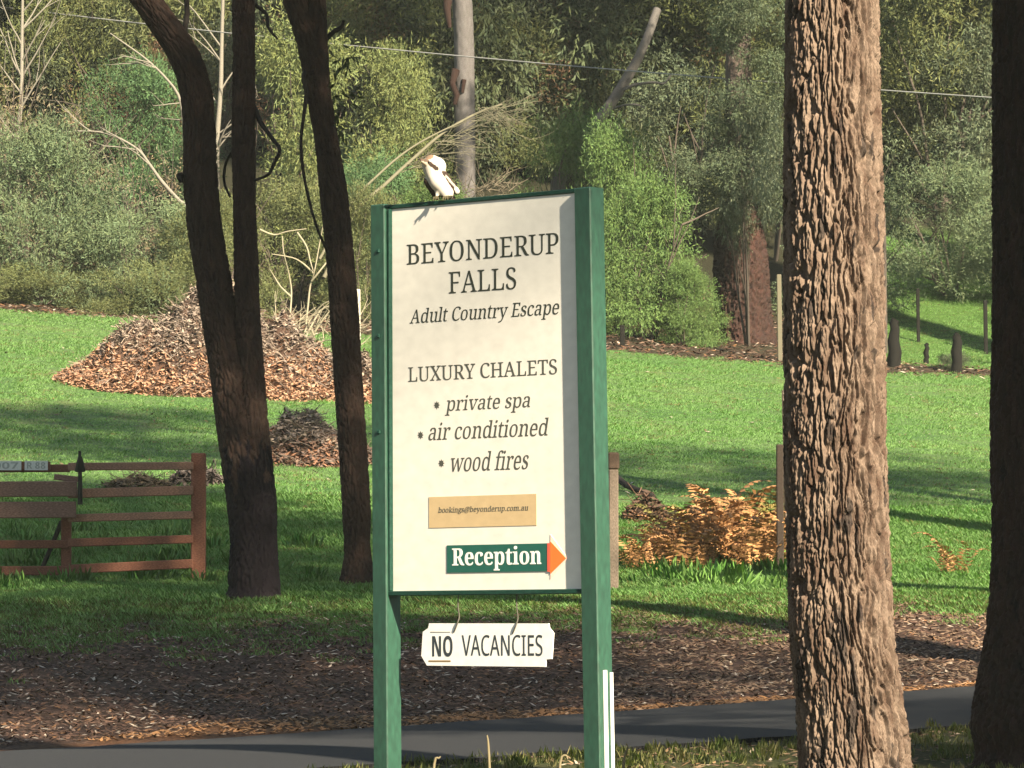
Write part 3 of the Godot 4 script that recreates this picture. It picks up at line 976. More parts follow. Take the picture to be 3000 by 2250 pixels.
	for r in [[1290, 566, 40], [1180, 564, 36], [1080, 564, 34], [1000, 559, 31], [900, 550, 29], [800, 543, 28], [690, 535, 27], [560, 531, 26], [470, 528, 24], [300, 525, 25], [150, 525, 24], [0, 524, 24]]:
		rows.append([1.6 + (1280.0 - r[0]) * 41.0 / 9400.0 - g, (r[1] - 550.0) * 41.0 / 9400.0, 0.05, r[2] * 41.0 / 9400.0])
	rows.append([8.0, -0.1, 0.1, 0.08])
	rows.append([10.5, 0.1, 0.2, 0.05])
	obj("stem", bark_trunk(rows, 90, 0.015, 6.2, 0.018, 0.036, 5.0, dk, dk2, Color(0.012, 0.011, 0.012), 1.35, 19, 0.3), bark, t)
	rng.seed = 77
	var at: Vector3 = t.position
	twig(t, dead_m, curve([Vector3(-2.4441, 6.2026, -41) - at, Vector3(-2.3766, 6.0422, -40.9) - at, Vector3(-2.2701, 5.887, -40.8) - at, Vector3(-2.1817, 5.75, -40.7) - at, Vector3(-2.2362, 5.6328, -40.75) - at, Vector3(-2.291, 5.5328, -40.8) - at, Vector3(-2.4274, 5.4811, -40.9) - at], 4), 0.024, 0.014, 6, 0.15, rng)
	twig(t, dead_m, curve([Vector3(-2.653, 5.7542, -41) - at, Vector3(-2.7184, 5.6773, -41.2) - at, Vector3(-2.7354, 5.5008, -41.2) - at, Vector3(-2.6648, 5.337, -41) - at], 4), 0.016, 0.012, 6, 0.1, rng)
	twig(t, dead_m, curve([Vector3(-3.1118, 5.5126, -41) - at, Vector3(-3.1348, 5.525, -40.9) - at, Vector3(-3.1171, 5.4636, -40.9) - at], 3), 0.05, 0.02, 7)
	twig(t, dead_m, curve([Vector3(-2.4381, 7.1626, -41) - at, Vector3(-2.3225, 7.0611, -40.9) - at, Vector3(-2.2947, 6.9162, -40.8) - at, Vector3(-2.2072, 6.8066, -40.8) - at], 4), 0.022, 0.01, 6, 0.1, rng)
	twig(t, dead_m, curve([Vector3(-3.1036, 6.8982, -41) - at, Vector3(-3.093, 7.1011, -41.2) - at, Vector3(-3.118, 7.4395, -41.4) - at, Vector3(-3.0987, 7.8259, -41.6) - at], 4), 0.03, 0.016, 6, 0.1, rng)
	crown_on(t, canopy, leaves, [[Vector3(-3.0, 8.4, 0.4), 1.0, 0.4], [Vector3(0.2, 9.2, 0.2), 1.05, 2.0], [Vector3(-1.4, 10.2, -1.4), 1.0, 3.1]])

	# the slimmer trunk just left of the sign
	g = land(-1.5161, -43.0)
	t = thing("gum_tree", "slim dark leaning trunk just left of the green sign post", "tree", Vector3(-1.5161, g, -43))
	rows = [[-0.3, 0.0, 0.0, 0.26], [-0.03, 0.0, 0.0, 0.20], [0.15, 0.0, 0.0, 0.155]]
	for r in [[1210, 774, 30], [1100, 771, 30], [1000, 765, 30], [900, 758, 30], [800, 751, 30], [700, 745, 31], [600, 738, 30], [500, 729, 30], [400, 718, 29], [300, 704, 25], [200, 687, 27], [100, 672, 30], [0, 638, 28]]:
		rows.append([1.6 + (1280.0 - r[0]) * 43.0 / 9400.0 - g, (r[1] - 775.0) * 43.0 / 9400.0, 0.0, r[2] * 43.0 / 9400.0])
	rows.append([7.6, -1.2, 0.1, 0.09])
	rows.append([9.5, -1.8, 0.2, 0.05])
	obj("trunk", bark_trunk(rows, 100, 0.015, 6.2, 0.018, 0.036, 5.0, dk, dk2, Color(0.012, 0.011, 0.012), 0.0, 23, 0.35), bark, t)
	rows = []
	for r in [[250, 694, 18], [150, 690, 20], [80, 687, 20], [0, 684, 19]]:
		rows.append([1.6 + (1280.0 - r[0]) * 43.0 / 9400.0 - g, (r[1] - 775.0) * 43.0 / 9400.0, 0.04, r[2] * 43.0 / 9400.0])
	rows.append([8.2, -0.35, 0.1, 0.06])
	rows.append([9.6, -0.3, 0.1, 0.03])
	obj("stem", bark_trunk(rows, 60, 0.015, 6.2, 0.015, 0.036, 5.0, dk, dk2, Color(0.012, 0.011, 0.012), 0.0, 27, 0.3), bark, t)
	rng.seed = 78
	at = t.position
	twig(t, dead_m, curve([Vector3(-2.0405, 6.7871, -43) - at, Vector3(-2.0628, 6.6803, -42.8) - at, Vector3(-2.035, 6.5103, -42.8) - at, Vector3(-2.0618, 6.2578, -42.8) - at, Vector3(-2.0842, 6.0283, -42.8) - at, Vector3(-2.0607, 5.7531, -42.8) - at, Vector3(-2.0098, 5.501, -42.8) - at, Vector3(-1.927, 5.2033, -42.8) - at, Vector3(-1.8211, 4.9593, -42.9) - at], 4), 0.022, 0.012, 6, 0.15, rng)
	twig(t, dead_m, curve([Vector3(-1.8389, 7.1012, -43) - at, Vector3(-1.7614, 7.1529, -42.9) - at, Vector3(-1.6881, 7.199, -42.9) - at, Vector3(-1.6698, 7.2636, -42.9) - at], 3), 0.03, 0.014, 6, 0.1, rng)
	crown_on(t, canopy, leaves, [[Vector3(-1.4, 8.0, 0.3), 0.85, 2.4], [Vector3(0.2, 8.8, -0.4), 0.8, 0.2]])
	var sprig := foliage([[Vector3(0, 0, 0), Vector3(0.1, 0.35, 0.1)], [Vector3(0.05, 0.45, 0), Vector3(0.12, 0.2, 0.1)]], 26, 5, 0.2, 0.11, 0.03, 0.2, 0.5, 310, 0.3)
	var sp := obj("sprout", sprig, leaf_mat(lin(0.05, 0.075, 0.025)), t, Vector3(-1.7176, 6.4985, -43.1) - at)
	sp.set_meta("kind", "stuff")

	# trees of the same stand outside the frame, whose crowns shade the bank, the fence and the front of the paddock
	var k := 0
	for q in [[5.6, 33.0, 0.30, "spreading gum just right of the frame beyond the driveway", [[-0.6, 8.2, 0.6], [-2.6, 9.2, -0.6], [-3.8, 8.8, 1.4], [-1.2, 10.4, -1.6], [-4.6, 10.2, -0.4], [0.6, 10.6, 1.0]]],
			[7.0, 38.0, 0.26, "gum at the right edge of the paddock, outside the frame", [[-1.4, 8.6, 0.4], [-3.4, 9.6, -1.0], [-2.0, 10.6, 1.2], [-4.6, 8.6, 0.8]]],
			[5.45, 22.4, 0.40, "thick gum standing just right of the dark right edge trunk, outside the frame", [[3.0, 7.6, 2.2], [3.4, 8.8, 0.6], [2.2, 9.6, -0.6]]],
			[7.8, 47.0, 0.3, "tall gum at the right of the paddock, outside the frame", [[-0.6, 9.6, -0.6], [-3.4, 10.4, 0.4], [-6.6, 10.0, 0.8], [-5.0, 11.4, -1.4]]],
			[11.5, 46.0, 0.26, "gum at the far right of the paddock, outside the frame", [[0.0, 7.6, 0.0], [-1.8, 8.8, 1.0], [1.2, 9.4, -1.2]]],
			[-7.0, 22.0, 0.3, "gum left of the frame beside the driveway", [[0.0, 5.2, 0.0], [-1.8, 6.8, 1.0], [1.0, 8.0, 0.6]]],
			[-8.0, 15.0, 0.3, "gum left of the frame, second from the driveway", [[0.0, 4.6, 0.0], [-1.2, 6.4, -1.0], [0.6, 8.2, 0.6]]],
			[-8.5, 8.0, 0.3, "gum left of the camera", [[0.0, 4.6, 0.4], [1.4, 6.6, 0.0], [-1.0, 8.4, 0.6]]],
			[-8.0, 1.0, 0.3, "gum close behind the camera's left", [[0.0, 4.4, 0.0], [1.2, 6.6, 1.0], [-0.8, 8.6, 0.6]]],
			[-5.0, -6.0, 0.3, "gum behind the camera", [[0.0, 4.6, 0.0], [-1.8, 6.6, 1.0], [1.0, 8.6, 0.6]]]]:
		var s := thing("shade_tree", q[3], "tree", on_land(q[0], q[1], 0.1), "trees right of the frame")
		var trunk_m := CylinderMesh.new()
		trunk_m.top_radius = q[2] * 0.7
		trunk_m.bottom_radius = q[2] * 1.1
		trunk_m.height = 10.0
		trunk_m.radial_segments = 16
		obj("trunk", trunk_m, branch_m, s, Vector3(0, 5.0, 0))
		tb = Tubes.new()
		for c in q[4]:
			var e := Vector3(c[0], c[1] + 1.2, c[2])
			tb.add(curve([Vector3(0, 6.0, 0), e * Vector3(0.5, 1, 0.5) + Vector3(0, -1.6, 0), e], 4), 0.1, 0.04, 6)
			var o := obj("crown", canopy, leaves, s, Vector3(c[0], c[1], c[2]))
			o.rotation.y = k * 1.3
			k += 1
		obj("branches", tubes_mesh(tb), branch_m, s)

	# a tall unseen gum, added so one branch dapples the top of the sign
	var tall := thing("shade_tree", "very tall unseen gum far behind the camera on the right, added to dapple the sign", "tree", on_land(27.0, -9.5, 0.1), "trees right of the frame")
	var mast := CylinderMesh.new()
	mast.top_radius = 0.2
	mast.bottom_radius = 0.5
	mast.height = 27.0
	obj("trunk", mast, branch_m, tall, Vector3(0, 13.5, 0))
	var to := Vector3(19.0, 24.45, 8.28) - tall.position
	twig(tall, branch_m, curve([Vector3(0, 21.0, 0), Vector3(-3.0, 23.0, -0.4), to], 5), 0.12, 0.03, 6)
	crown_on(tall, canopy, leaves, [[to + Vector3(0.15, -0.15, 0), 0.16, 0.4], [to + Vector3(-0.7, 0.6, 0.2), 0.13, 1.9], [Vector3(1.6, 25.0, 0.4), 1.2, 0.8], [Vector3(2.6, 27.4, -0.6), 1.2, 2.0], [Vector3(4.0, 23.6, 1.0), 1.1, 3.0]])

	# tall unseen karris added upslope on the right to keep the hillside shaded
	for w in [[17.0, 90.0, 27.0, "first"], [21.5, 93.0, 25.0, "second"], [15.5, 84.0, 31.0, "third"], [26.0, 96.0, 25.0, "fourth"]]:
		var kt := thing("shade_tree", "towering unseen gum added upslope beyond the right edge of the frame to shade the hillside, %s from the paddock" % w[3], "tree", on_land(w[0], w[1], 0.2), "trees right of the frame")
		var pole := CylinderMesh.new()
		pole.top_radius = 0.25
		pole.bottom_radius = 0.7
		pole.height = w[2]
		obj("trunk", pole, branch_m, kt, Vector3(0, w[2] / 2.0, 0))
		var y: float = w[2] - 5.0
		crown_on(kt, canopy, leaves, [[Vector3(-0.8, y - 1.0, 0), 1.5, w[0]], [Vector3(1.6, y + 1.5, 0.8), 1.6, w[1]], [Vector3(-1.2, y + 3.4, -1.4), 1.6, w[2]], [Vector3(0.4, y + 5.4, 1.0), 1.5, w[2] + 1.0]])

# ------------------------------------------------------------------ fences, posts, heaps
func bar(called: String, parent: Node3D, a: Vector3, b: Vector3, h: float, w: float, m: Material, bv := 0.008) -> MeshInstance3D:
	var o := obj(called, block(Vector3((b - a).length(), h, w), bv), m, parent)
	var x := (b - a).normalized()
	var z := x.cross(Vector3.UP).normalized() if absf(x.y) < 0.95 else Vector3.BACK
	var y := z.cross(x)
	o.transform = Transform3D(Basis(x, y, z), (a + b) / 2.0 - parent.position)
	return o

func upright(called: String, parent: Node3D, foot: Vector3, top_y: float, w: float, d: float, m: Material, lean := 0.0) -> MeshInstance3D:
	var h := top_y - foot.y + 0.25
	var o := obj(called, block(Vector3(w, h, d), 0.01), m, parent, Vector3(foot.x, top_y - h / 2.0, foot.z) - parent.position)
	o.rotation.z = lean
	return o

func build_fences() -> void:
	var red := mat(lin(0.30, 0.13, 0.082), 0.8, "timber", Vector3(1.2, 5.0, 5.0))
	red.heightmap_enabled = true
	red.heightmap_texture = tex["timber"]
	red.heightmap_scale = 0.4
	var pale := mat(lin(0.44, 0.25, 0.17), 0.8, "timber", Vector3(1.2, 5.0, 5.0))
	var brown := mat(lin(0.32, 0.19, 0.145), 0.8, "timber", Vector3(1.0, 4.0, 4.0))
	var black := mat(lin(0.02, 0.022, 0.016), 0.6)
	var f := thing("timber_fence", "red-brown timber rail fence ending at a square post behind the bank", "fence", on_land(-3.1684, 44.0))
	upright("post", f, on_land(-3.1684, 44.0), 3.0079, 0.145, 0.14, red)
	upright("post", f, on_land(-4.5144, 44.1), 2.3964, 0.10, 0.09, red)
	upright("post", f, on_land(-6.6, 44.1), 2.9594, 0.145, 0.14, red)
	var pr := [[1009, 1007, 17, pale], [1067, 1060, 20, pale], [1120, 1113, 17, pale], [1173, 1165, 18, red], [1230, 1218, 20, red]]
	for r in pr:
		var lo: float = 1.6 + (1280.0 - r[0]) * 44.0 / 9400.0
		var hi: float = 1.6 + (1280.0 - r[1]) * 44.0 / 9400.0
		bar("rail", f, Vector3(-4.4807, lo, -44.0 + 0.095), Vector3(-3.2152, hi, -44.0 + 0.095), r[2] * 44.0 / 9400.0, 0.045, r[3])
		if r[0] != 1067 and r[0] != 1120:
			bar("rail", f, Vector3(-6.6, lo - 0.02, -44.0 - 0.02), Vector3(-4.4713, lo - 0.012, -44.0 - 0.02), r[2] * 44.0 / 9400.0, 0.04, red)
	# broad boards of the stile at the frame's left edge
	bar("board", f, Vector3(-6.3, 2.6332, -43.78), Vector3(-4.3764, 2.6425, -43.78), 0.155, 0.05, brown)
	bar("board", f, Vector3(-6.3, 2.4236, -43.78), Vector3(-4.3857, 2.4329, -43.78), 0.165, 0.05, brown)
	bar("board", f, Vector3(-4.6096, 2.7637, -43.81), Vector3(-4.367, 2.7357, -43.81), 0.06, 0.045, brown)
	bar("brace", f, Vector3(-4.574, 2.3286, -44.25), Vector3(-4.7692, 1.8537, -44.25), 0.045, 0.04, black)
	# black latch bar
	var t := Tubes.new()
	t.add([Vector3(-4.3387, 2.4825, -43.72) - f.position, Vector3(-4.3398, 2.7151, -43.72) - f.position, Vector3(-4.3406, 2.8826, -43.72) - f.position, Vector3(-4.3459, 3.0222, -43.72) - f.position], 0.026, 0.014, 8)
	t.add([Vector3(-4.3403, 2.8174, -43.72) - f.position, Vector3(-4.3387, 2.9006, -43.7) - f.position, Vector3(-4.339, 2.9657, -43.7) - f.position], 0.055, 0.02, 8)
	obj("latch", tubes_mesh(t), black, f)
	# white name plates on the top rail, their marks worn
	var plate_m := mat(lin(0.62, 0.65, 0.60), 0.5, "faint", Vector3.ONE * 8.0)
	var mark := mat(lin(0.30, 0.33, 0.30), 0.6)
	for q in [[-20.0, 47.0, "007"], [54.0, 104.0, "R 88"]]:
		var x0: float = (q[0] - 1106.0) * 43.9 / 9400.0
		var x1: float = (q[1] - 1106.0) * 43.9 / 9400.0
		var p := obj("name_plate", block(Vector3(x1 - x0, 0.094, 0.006), 0.001), plate_m, f, Vector3((x0 + x1) / 2.0, 2.8785, -43.855) - f.position)
		lettering(p, q[2], face("Droid Sans", false, 700), Vector2(-(x1 - x0) * 0.40, -0.032), Vector2((x1 - x0) * 0.40, 0.034), 0.0034, mark)
	bar("bracket", f, Vector3(-6.5, 2.8785, -43.895), Vector3(-4.6576, 2.8785, -43.895), 0.085, 0.06, red)

	var grey := mat(lin(0.25, 0.20, 0.155), 0.9, "timber", Vector3(5.0, 1.2, 5.0))
	grey.heightmap_enabled = true
	grey.heightmap_texture = tex["timber"]
	grey.heightmap_scale = 0.6
	var p := thing("timber_post", "weathered grey timber post just right of the green sign post", "post", on_land(0.9914, 42.5))
	upright("shaft", p, on_land(0.9914, 42.5), 2.8015, 0.095, 0.09, grey)
	obj("head", block(Vector3(0.115, 0.17, 0.11), 0.018), mat(lin(0.15, 0.105, 0.075), 0.9, "timber", Vector3(5.0, 2.0, 5.0)), p, Vector3(0.9905, 2.883, -42.5) - p.position)
	p = thing("timber_post", "dark narrow fence post half hidden left of the sunlit trunk", "post", on_land(2.8014, 45.5))
	upright("shaft", p, on_land(2.8014, 45.5), 3.1479, 0.075, 0.07, mat(lin(0.06, 0.045, 0.035), 0.9, "timber", Vector3(5, 1.2, 5)))
	p = thing("timber_post", "tall grey fence stake touching the left edge of the sunlit trunk", "post", on_land(2.8994, 45.9))
	upright("shaft", p, on_land(2.8994, 45.9), 3.7386, 0.06, 0.06, grey, 0.02)
	# posts along the far edge of the paddock
	var dark := mat(lin(0.008, 0.0075, 0.006), 0.9)  # near-black; on the stumps this colour stands in for shade
	var pal := mat(lin(0.12, 0.11, 0.075), 0.9)
	for q in [[1345, 87.0, 702, 0.10, dark, "short dark fence post at the paddock's far edge beside the green shrub", "post"],
			[1685, 86.5, 592, 0.09, pal, "pale slender post in front of the red-brown butt", "post"],
			[774, 84.0, 624, 0.075, mat(lin(0.4, 0.37, 0.32), 0.8), "bleached upright stake just left of the sign", "stake"],
			[1985, 92.0, 622, 0.07, dark, "thin dark picket left of the tufted stump", "picket"],
			[2131, 91.0, 648, 0.08, dark, "thin dark picket near the right edge trunk", "picket"],
			[1912, 90.0, 470, 0.10, mat(lin(0.07, 0.06, 0.05), 0.9), "tall dark pole behind the right side of the sunlit trunk", "pole"]]:
		var x: float = (q[0] - 1106.0) * q[1] / 9400.0
		var o := thing("fence_post" if q[6] == "post" else q[6], q[5], q[6], on_land(x, q[1]))
		upright("shaft", o, on_land(x, q[1]), 1.6 + (1280.0 - q[2]) * q[1] / 9400.0, q[3], q[3], q[4], 0.01)
	# stumps
	rng.seed = 90
	for q in [[1932, 87.0, 690, 0.115, "dark square stump right behind the sunlit trunk"], [2068, 86.5, 722, 0.10, "stump with a dark tuft near the right edge, its near-black colour standing in for shade"], [2002, 88.0, 742, 0.05, "small low stump on the shaded green strip"]]:
		var x: float = (q[0] - 1106.0) * q[1] / 9400.0
		var foot := on_land(x, q[1])
		var h: float = 1.6 + (1280.0 - q[2]) * q[1] / 9400.0 - foot.y
		var o := thing("tree_stump", q[4], "stump", foot)
		var tb := Tubes.new()
		tb.add([Vector3(0, -0.2, 0), Vector3(0, 0.1, 0), Vector3(0.02, h * 0.3, 0), Vector3(-0.01, h * 0.55, 0), Vector3(0.02, h * 0.8, 0), Vector3(0.0, h * 0.93, 0), Vector3(0.04, h, 0.0)], q[3] * 1.25, q[3] * 0.7, 11, 0.22, rng)
		obj("trunk", tubes_mesh(tb), dark, o)

# a mound with chips, leaves and sticks thrown over it
func heap(called: String, label: String, x: float, d: float, w: float, dp: float, h: float, count: int, sticks: int, chips: Array, sd: int, skew := 0.0, long := 0.11) -> Node3D:
	rng.seed = sd
	var foot := on_land(x, d)
	var o := thing(called, label, "heap", foot)
	var shape := func(u: float, a: float) -> Vector3:
		var px := cos(a) * u * w / 2.0
		var pz := sin(a) * u * dp / 2.0
		var y := pow(maxf(0.0, 1.0 - u), 0.95) * h * (1.0 + 0.75 * n_mid.get_noise_2d((x + px) * 3.5, (d + pz) * 3.5) + 0.3 * n_mid.get_noise_2d((x + px) * 11.0, (d + pz) * 11.0)) * (1.0 + skew * cos(a) * u)
		return Vector3(px, land(x + px, foot.z + pz) - foot.y + y - 0.03, pz)
	var st := SurfaceTool.new()
	st.begin(Mesh.PRIMITIVE_TRIANGLES)
	var rings := 34
	var secs := 100
	for i in rings:
		for k in secs:
			var a: Vector3 = shape.call(float(i) / rings, TAU * k / secs)
			var b: Vector3 = shape.call(float(i) / rings, TAU * (k + 1) / secs)
			var c: Vector3 = shape.call(float(i + 1) / rings, TAU * (k + 1) / secs)
			var e: Vector3 = shape.call(float(i + 1) / rings, TAU * k / secs)
			st.set_smooth_group(0)
			if i > 0:
				st.add_vertex(a); st.add_vertex(b); st.add_vertex(c)
			st.add_vertex(a); st.add_vertex(c); st.add_vertex(e)
	st.generate_normals()
	var md := obj("mound", st.commit(), mat(chips[0].lerp(chips[2], 0.55).darkened(0.3).linear_to_srgb(), 0.95, "ground", Vector3.ONE * 3.0), o)
	md.position.y = -0.035
	var xf := []
	var cols := PackedColorArray()
	for i in count:
		var u := sqrt(rng.randf())
		var a := rng.randf() * TAU
		var p: Vector3 = shape.call(u, a)
		xf.append(Transform3D(spin(rng.randf_range(0.4, 1.5), 0.8), p + Vector3(0, rng.randf_range(0.0, 0.07), 0)))
		var hi := (p.y - (land(x + p.x, foot.z + p.z) - foot.y)) / h + n_mid.get_noise_2d(p.x * 12.0, p.z * 12.0) * 0.25 + rng.randf_range(-0.12, 0.12)
		var c: Color = chips[0].lerp(chips[1], rng.randf()) if hi < 0.36 else chips[2].lerp(chips[3], rng.randf())
		cols.append(c)
	var cm := mat(Color.WHITE, 0.85, "", Vector3.ONE, true)
	multi("dead_leaves", leaf_chip(long, long * 0.4), cm, o, xf, cols)
	if sticks:
		var t := Tubes.new()
		t.add([Vector3(-0.25, 0, 0), Vector3(-0.08, 0.02, 0.02), Vector3(0.1, -0.01, 0), Vector3(0.28, 0.03, 0.02)], 0.007, 0.003, 5)
		xf = []
		cols = PackedColorArray()
		for i in sticks:
			var p: Vector3 = shape.call(pow(rng.randf(), 0.7) * 0.95, rng.randf() * TAU)
			xf.append(Transform3D(spin(rng.randf_range(0.3, 1.0), 0.9), p + Vector3(0, rng.randf_range(0.0, 0.08), 0)))
			cols.append(chips[2].lerp(chips[3], rng.randf()) * rng.randf_range(0.7, 1.3))
		multi("dead_sticks", tubes_mesh(t), cm, o, xf, cols)
	return o

# dead bracken: arching fronds with paired leaflets
func frond(length: float, sd: int) -> ArrayMesh:
	rng.seed = sd
	var v := PackedVector3Array()
	var n := PackedVector3Array()
	var c := PackedColorArray()
	var idx := PackedInt32Array()
	var steps := 15
	for i in steps:
		var t := float(i) / steps
		var p := Vector3(t * length * 0.75, sin(t * 2.1) * length * 0.55, 0)
		var d := Vector3(0.75, cos(t * 2.1) * 2.1 * 0.55, 0).normalized()
		var wide := length * 0.26 * (1.0 - t) * smoothstep(0.02, 0.3, t) + 0.012
		for s in [-1.0, 1.0]:
			var sd_v := Vector3(d.x * 0.5, d.y * 0.5 - 0.35 + rng.randf_range(-0.35, 0.2), s).normalized()
			var o := v.size()
			var q := p + sd_v * wide * rng.randf_range(0.7, 1.15)
			v.append(p - d * 0.012); v.append(p.lerp(q, 0.5) + d * 0.022); v.append(q); v.append(p.lerp(q, 0.5) - d * 0.018)
			var tone := rng.randf_range(0.55, 1.0)
			var f := -(v[o + 1] - v[o]).cross(v[o + 2] - v[o]).normalized()
			for k in 4:
				n.append(f)
				c.append(Color(tone, tone, tone))
			idx.append_array(PackedInt32Array([o, o + 1, o + 2, o, o + 2, o + 3]))
		var o2 := v.size()
		var p2 := Vector3((t + 1.0 / steps) * length * 0.75, sin((t + 1.0 / steps) * 2.1) * length * 0.55, 0)
		for q in [p + Vector3(0, 0, 0.006), p2, p - Vector3(0, 0, 0.006), p - Vector3(0, 0.012, 0)]: v.append(q)
		var g2 := -(v[o2 + 1] - v[o2]).cross(v[o2 + 2] - v[o2]).normalized()
		for k in 4:
			n.append(g2)
			c.append(Color(0.8, 0.75, 0.7))
		idx.append_array(PackedInt32Array([o2, o2 + 1, o2 + 2, o2, o2 + 3, o2 + 1]))
	return array_mesh(v, n, c, idx)

func bracken(label: String, x: float, d: float, w: float, h: float, count: int, m: Array, sd: int) -> void:
	var foot := on_land(x, d)
	var o := thing("bracken_clump", label, "bracken", foot, "dead bracken behind the bank")
	var fr := [frond(1.0, 401), frond(1.0, 402), frond(1.0, 403)]
	rng.seed = sd
	for i in count:
		var px := rng.randf_range(-0.5, 0.5) * w
		var pz := rng.randf_range(-0.35, 0.35) * w
		var k := (1.0 - absf(px) / w) * h * rng.randf_range(0.75, 1.35)
		var q := obj("frond", fr[i % 3], m[rng.randi() % m.size()], o, Vector3(px, land(x + px, foot.z + pz) - foot.y - 0.02, pz))
		q.rotation = Vector3(rng.randf_range(-0.3, 0.3), rng.randf() * TAU, rng.randf_range(-0.1, 0.5))
		q.scale = Vector3.ONE * k

func build_heaps() -> void:
	var leafy := [Color(0.25, 0.125, 0.07), Color(0.38, 0.24, 0.155), Color(0.14, 0.11, 0.095), Color(0.31, 0.25, 0.19)]
	heap("mulch_heap", "big heap of russet leaves and grey sticks on the sunny paddock", -4.6407, 68.5, 5.2, 4.0, 1.5, 30000, 1500, leafy, 51, 0.0, 0.075)
	heap("mulch_heap", "low grey spur of sticks at the left foot of the russet heap", -6.0555, 68.4, 2.1, 1.3, 0.42, 3500, 200, [leafy[2], leafy[1], leafy[2], Color(0.2, 0.15, 0.12)], 52, 0.5, 0.1)
	heap("mulch_heap", "russet leaf spill between the slim trunk and the sign", -2.5062, 68.0, 1.7, 1.4, 0.75, 5000, 120, leafy, 56, 0.0, 0.085)
	var dim := [leafy[2], leafy[0], leafy[2], leafy[3]]
	heap("brush_heap", "brown heap of brush between the twin-stemmed and slim trunks", -2.6776, 57.0, 1.9, 1.4, 0.8, 7000, 320, dim, 53, 0.0, 0.08)
	heap("brush_heap", "dark low heap of bark behind the timber fence", -3.9172, 54.0, 0.75, 0.6, 0.26, 500, 90, [Color(0.05, 0.04, 0.035), Color(0.1, 0.08, 0.07), Color(0.07, 0.06, 0.055), Color(0.12, 0.1, 0.09)], 54, 0.0, 0.1)
	heap("brush_heap", "thin line of dead twigs on the grass behind the fence's rails", -4.6019, 53.6, 0.9, 0.5, 0.12, 400, 130, [Color(0.09, 0.065, 0.04), Color(0.2, 0.15, 0.09), Color(0.09, 0.07, 0.05), Color(0.18, 0.14, 0.1)], 55, 0.0, 0.1)
	heap("brush_heap", "brown mound of old bark behind the bracken", 1.57, 51.0, 0.62, 0.5, 0.28, 350, 30, [Color(0.07, 0.04, 0.025), Color(0.14, 0.08, 0.05), Color(0.06, 0.04, 0.03), Color(0.15, 0.09, 0.06)], 57, 0.0, 0.1)
	var t := Tubes.new()
	t.add(curve([on_land(1.283, 55.0) + Vector3(0, 0.16, 0), on_land(1.4255, 54.4) + Vector3(0, 0.08, 0), on_land(1.6048, 54.0) + Vector3(0, 0.035, 0), on_land(1.7471, 53.6) + Vector3(0, 0.02, 0)], 3), 0.045, 0.03, 8)
	var lg := obj("fallen_branch", tubes_mesh(t), mat(lin(0.03, 0.025, 0.02), 0.9), self)
	tag(lg, "short blackened branch lying behind the grey post", "branch")
	var b := [leaf_mat(lin(0.55, 0.30, 0.13), 0.5), leaf_mat(lin(0.45, 0.25, 0.11), 0.5), leaf_mat(lin(0.34, 0.18, 0.08), 0.5)]
	var y := [leaf_mat(lin(0.30, 0.24, 0.08), 0.4), leaf_mat(lin(0.22, 0.21, 0.06), 0.4)]
	bracken("large orange-brown clump of dead bracken left of the sunlit trunk", 2.2246, 46.0, 1.25, 0.95, 190, b, 61)
	bracken("brown dead bracken sprawling right of the grey post", 1.6117, 45.3, 0.85, 0.7, 100, [b[1], b[2]], 62)
	bracken("yellowing bracken against the left edge of the sunlit trunk", 2.7441, 46.5, 0.6, 0.95, 60, y + [b[2]], 63)
	bracken("small tuft of rusty bracken in the grass near the right edge", 4.5316, 44.5, 0.3, 0.55, 16, [b[1], b[2]], 64)
	bracken("olive sprigs of bracken above the orange clump", 1.7772, 48.5, 0.7, 0.6, 24, y, 65)
	var dry := mat(lin(0.17, 0.145, 0.085), 0.9)
	for w in [[Vector3(-0.1167, 0.5883, -25), [Vector3(-0.1326, 0.6729, -25), Vector3(-0.1379, 0.7523, -25), Vector3(-0.1432, 0.784, -25)], "thin dry weed stalk on the verge between the green posts"],
			[Vector3(-0.4592, 0.5889, -24.6), [Vector3(-0.4383, 0.6357, -24.6), Vector3(-0.4123, 0.667, -24.6), Vector3(-0.4018, 0.6774, -24.6)], "bent dry twig on the verge beside the left green post"],
			[Vector3(0.2583, 0.5889, -24.6), [Vector3(0.2714, 0.6409, -24.6), Vector3(0.3027, 0.6826, -24.6), Vector3(0.3131, 0.6617, -24.6)], "curled dry leaf stalk on the verge beside the right green post"],
			[Vector3(0.6438, 0.556, -25.4), [Vector3(0.652, 0.6312, -25.4), Vector3(0.6736, 0.6984, -25.4), Vector3(0.6629, 0.7226, -25.4)], "dry weed stalk on the verge right of the conduits"]]:
		var tb := Tubes.new()
		var foot := on_land(w[0].x, -w[0].z, 0.02)
		var pts := [foot]
		pts.append_array(w[1])
		tb.add(curve(pts, 3), 0.010, 0.004, 5)
		tag(obj("dry_weed", tubes_mesh(tb), dry, self), w[2], "weed")
	# tall weeds in front of the bracken and along the foot of the fence
	var gm := leaf_mat(Color.WHITE, 0.35, 0.6)
	var weed := blade_tuft(22, 0.16, 0.24, 0.018, 71, 0.8)
	rng.seed = 72
	for zone in [["lush bright grass in front of the bracken", 1330, 1710, 42.4, 47.0, 260], ["rank grass round the foot of the timber fence", -40, 700, 42.4, 49.0, 360]]:
		var xf := []
		var cols := PackedColorArray()
		for i in zone[5]:
			var d := rng.randf_range(zone[3], zone[4])
			var x: float = (rng.randf_range(zone[1], zone[2]) - 1106.0) * d / 9400.0
			if n_mid.get_noise_2d(x * 3.5, d * 3.5) < rng.randf_range(-0.15, 0.45): continue
			xf.append(Transform3D(spin(rng.randf_range(0.2, 0.85), 0.35), on_land(x, d)))
			cols.append(Color(0.10, 0.27, 0.045).lerp(Color(0.20, 0.34, 0.09), rng.randf()))
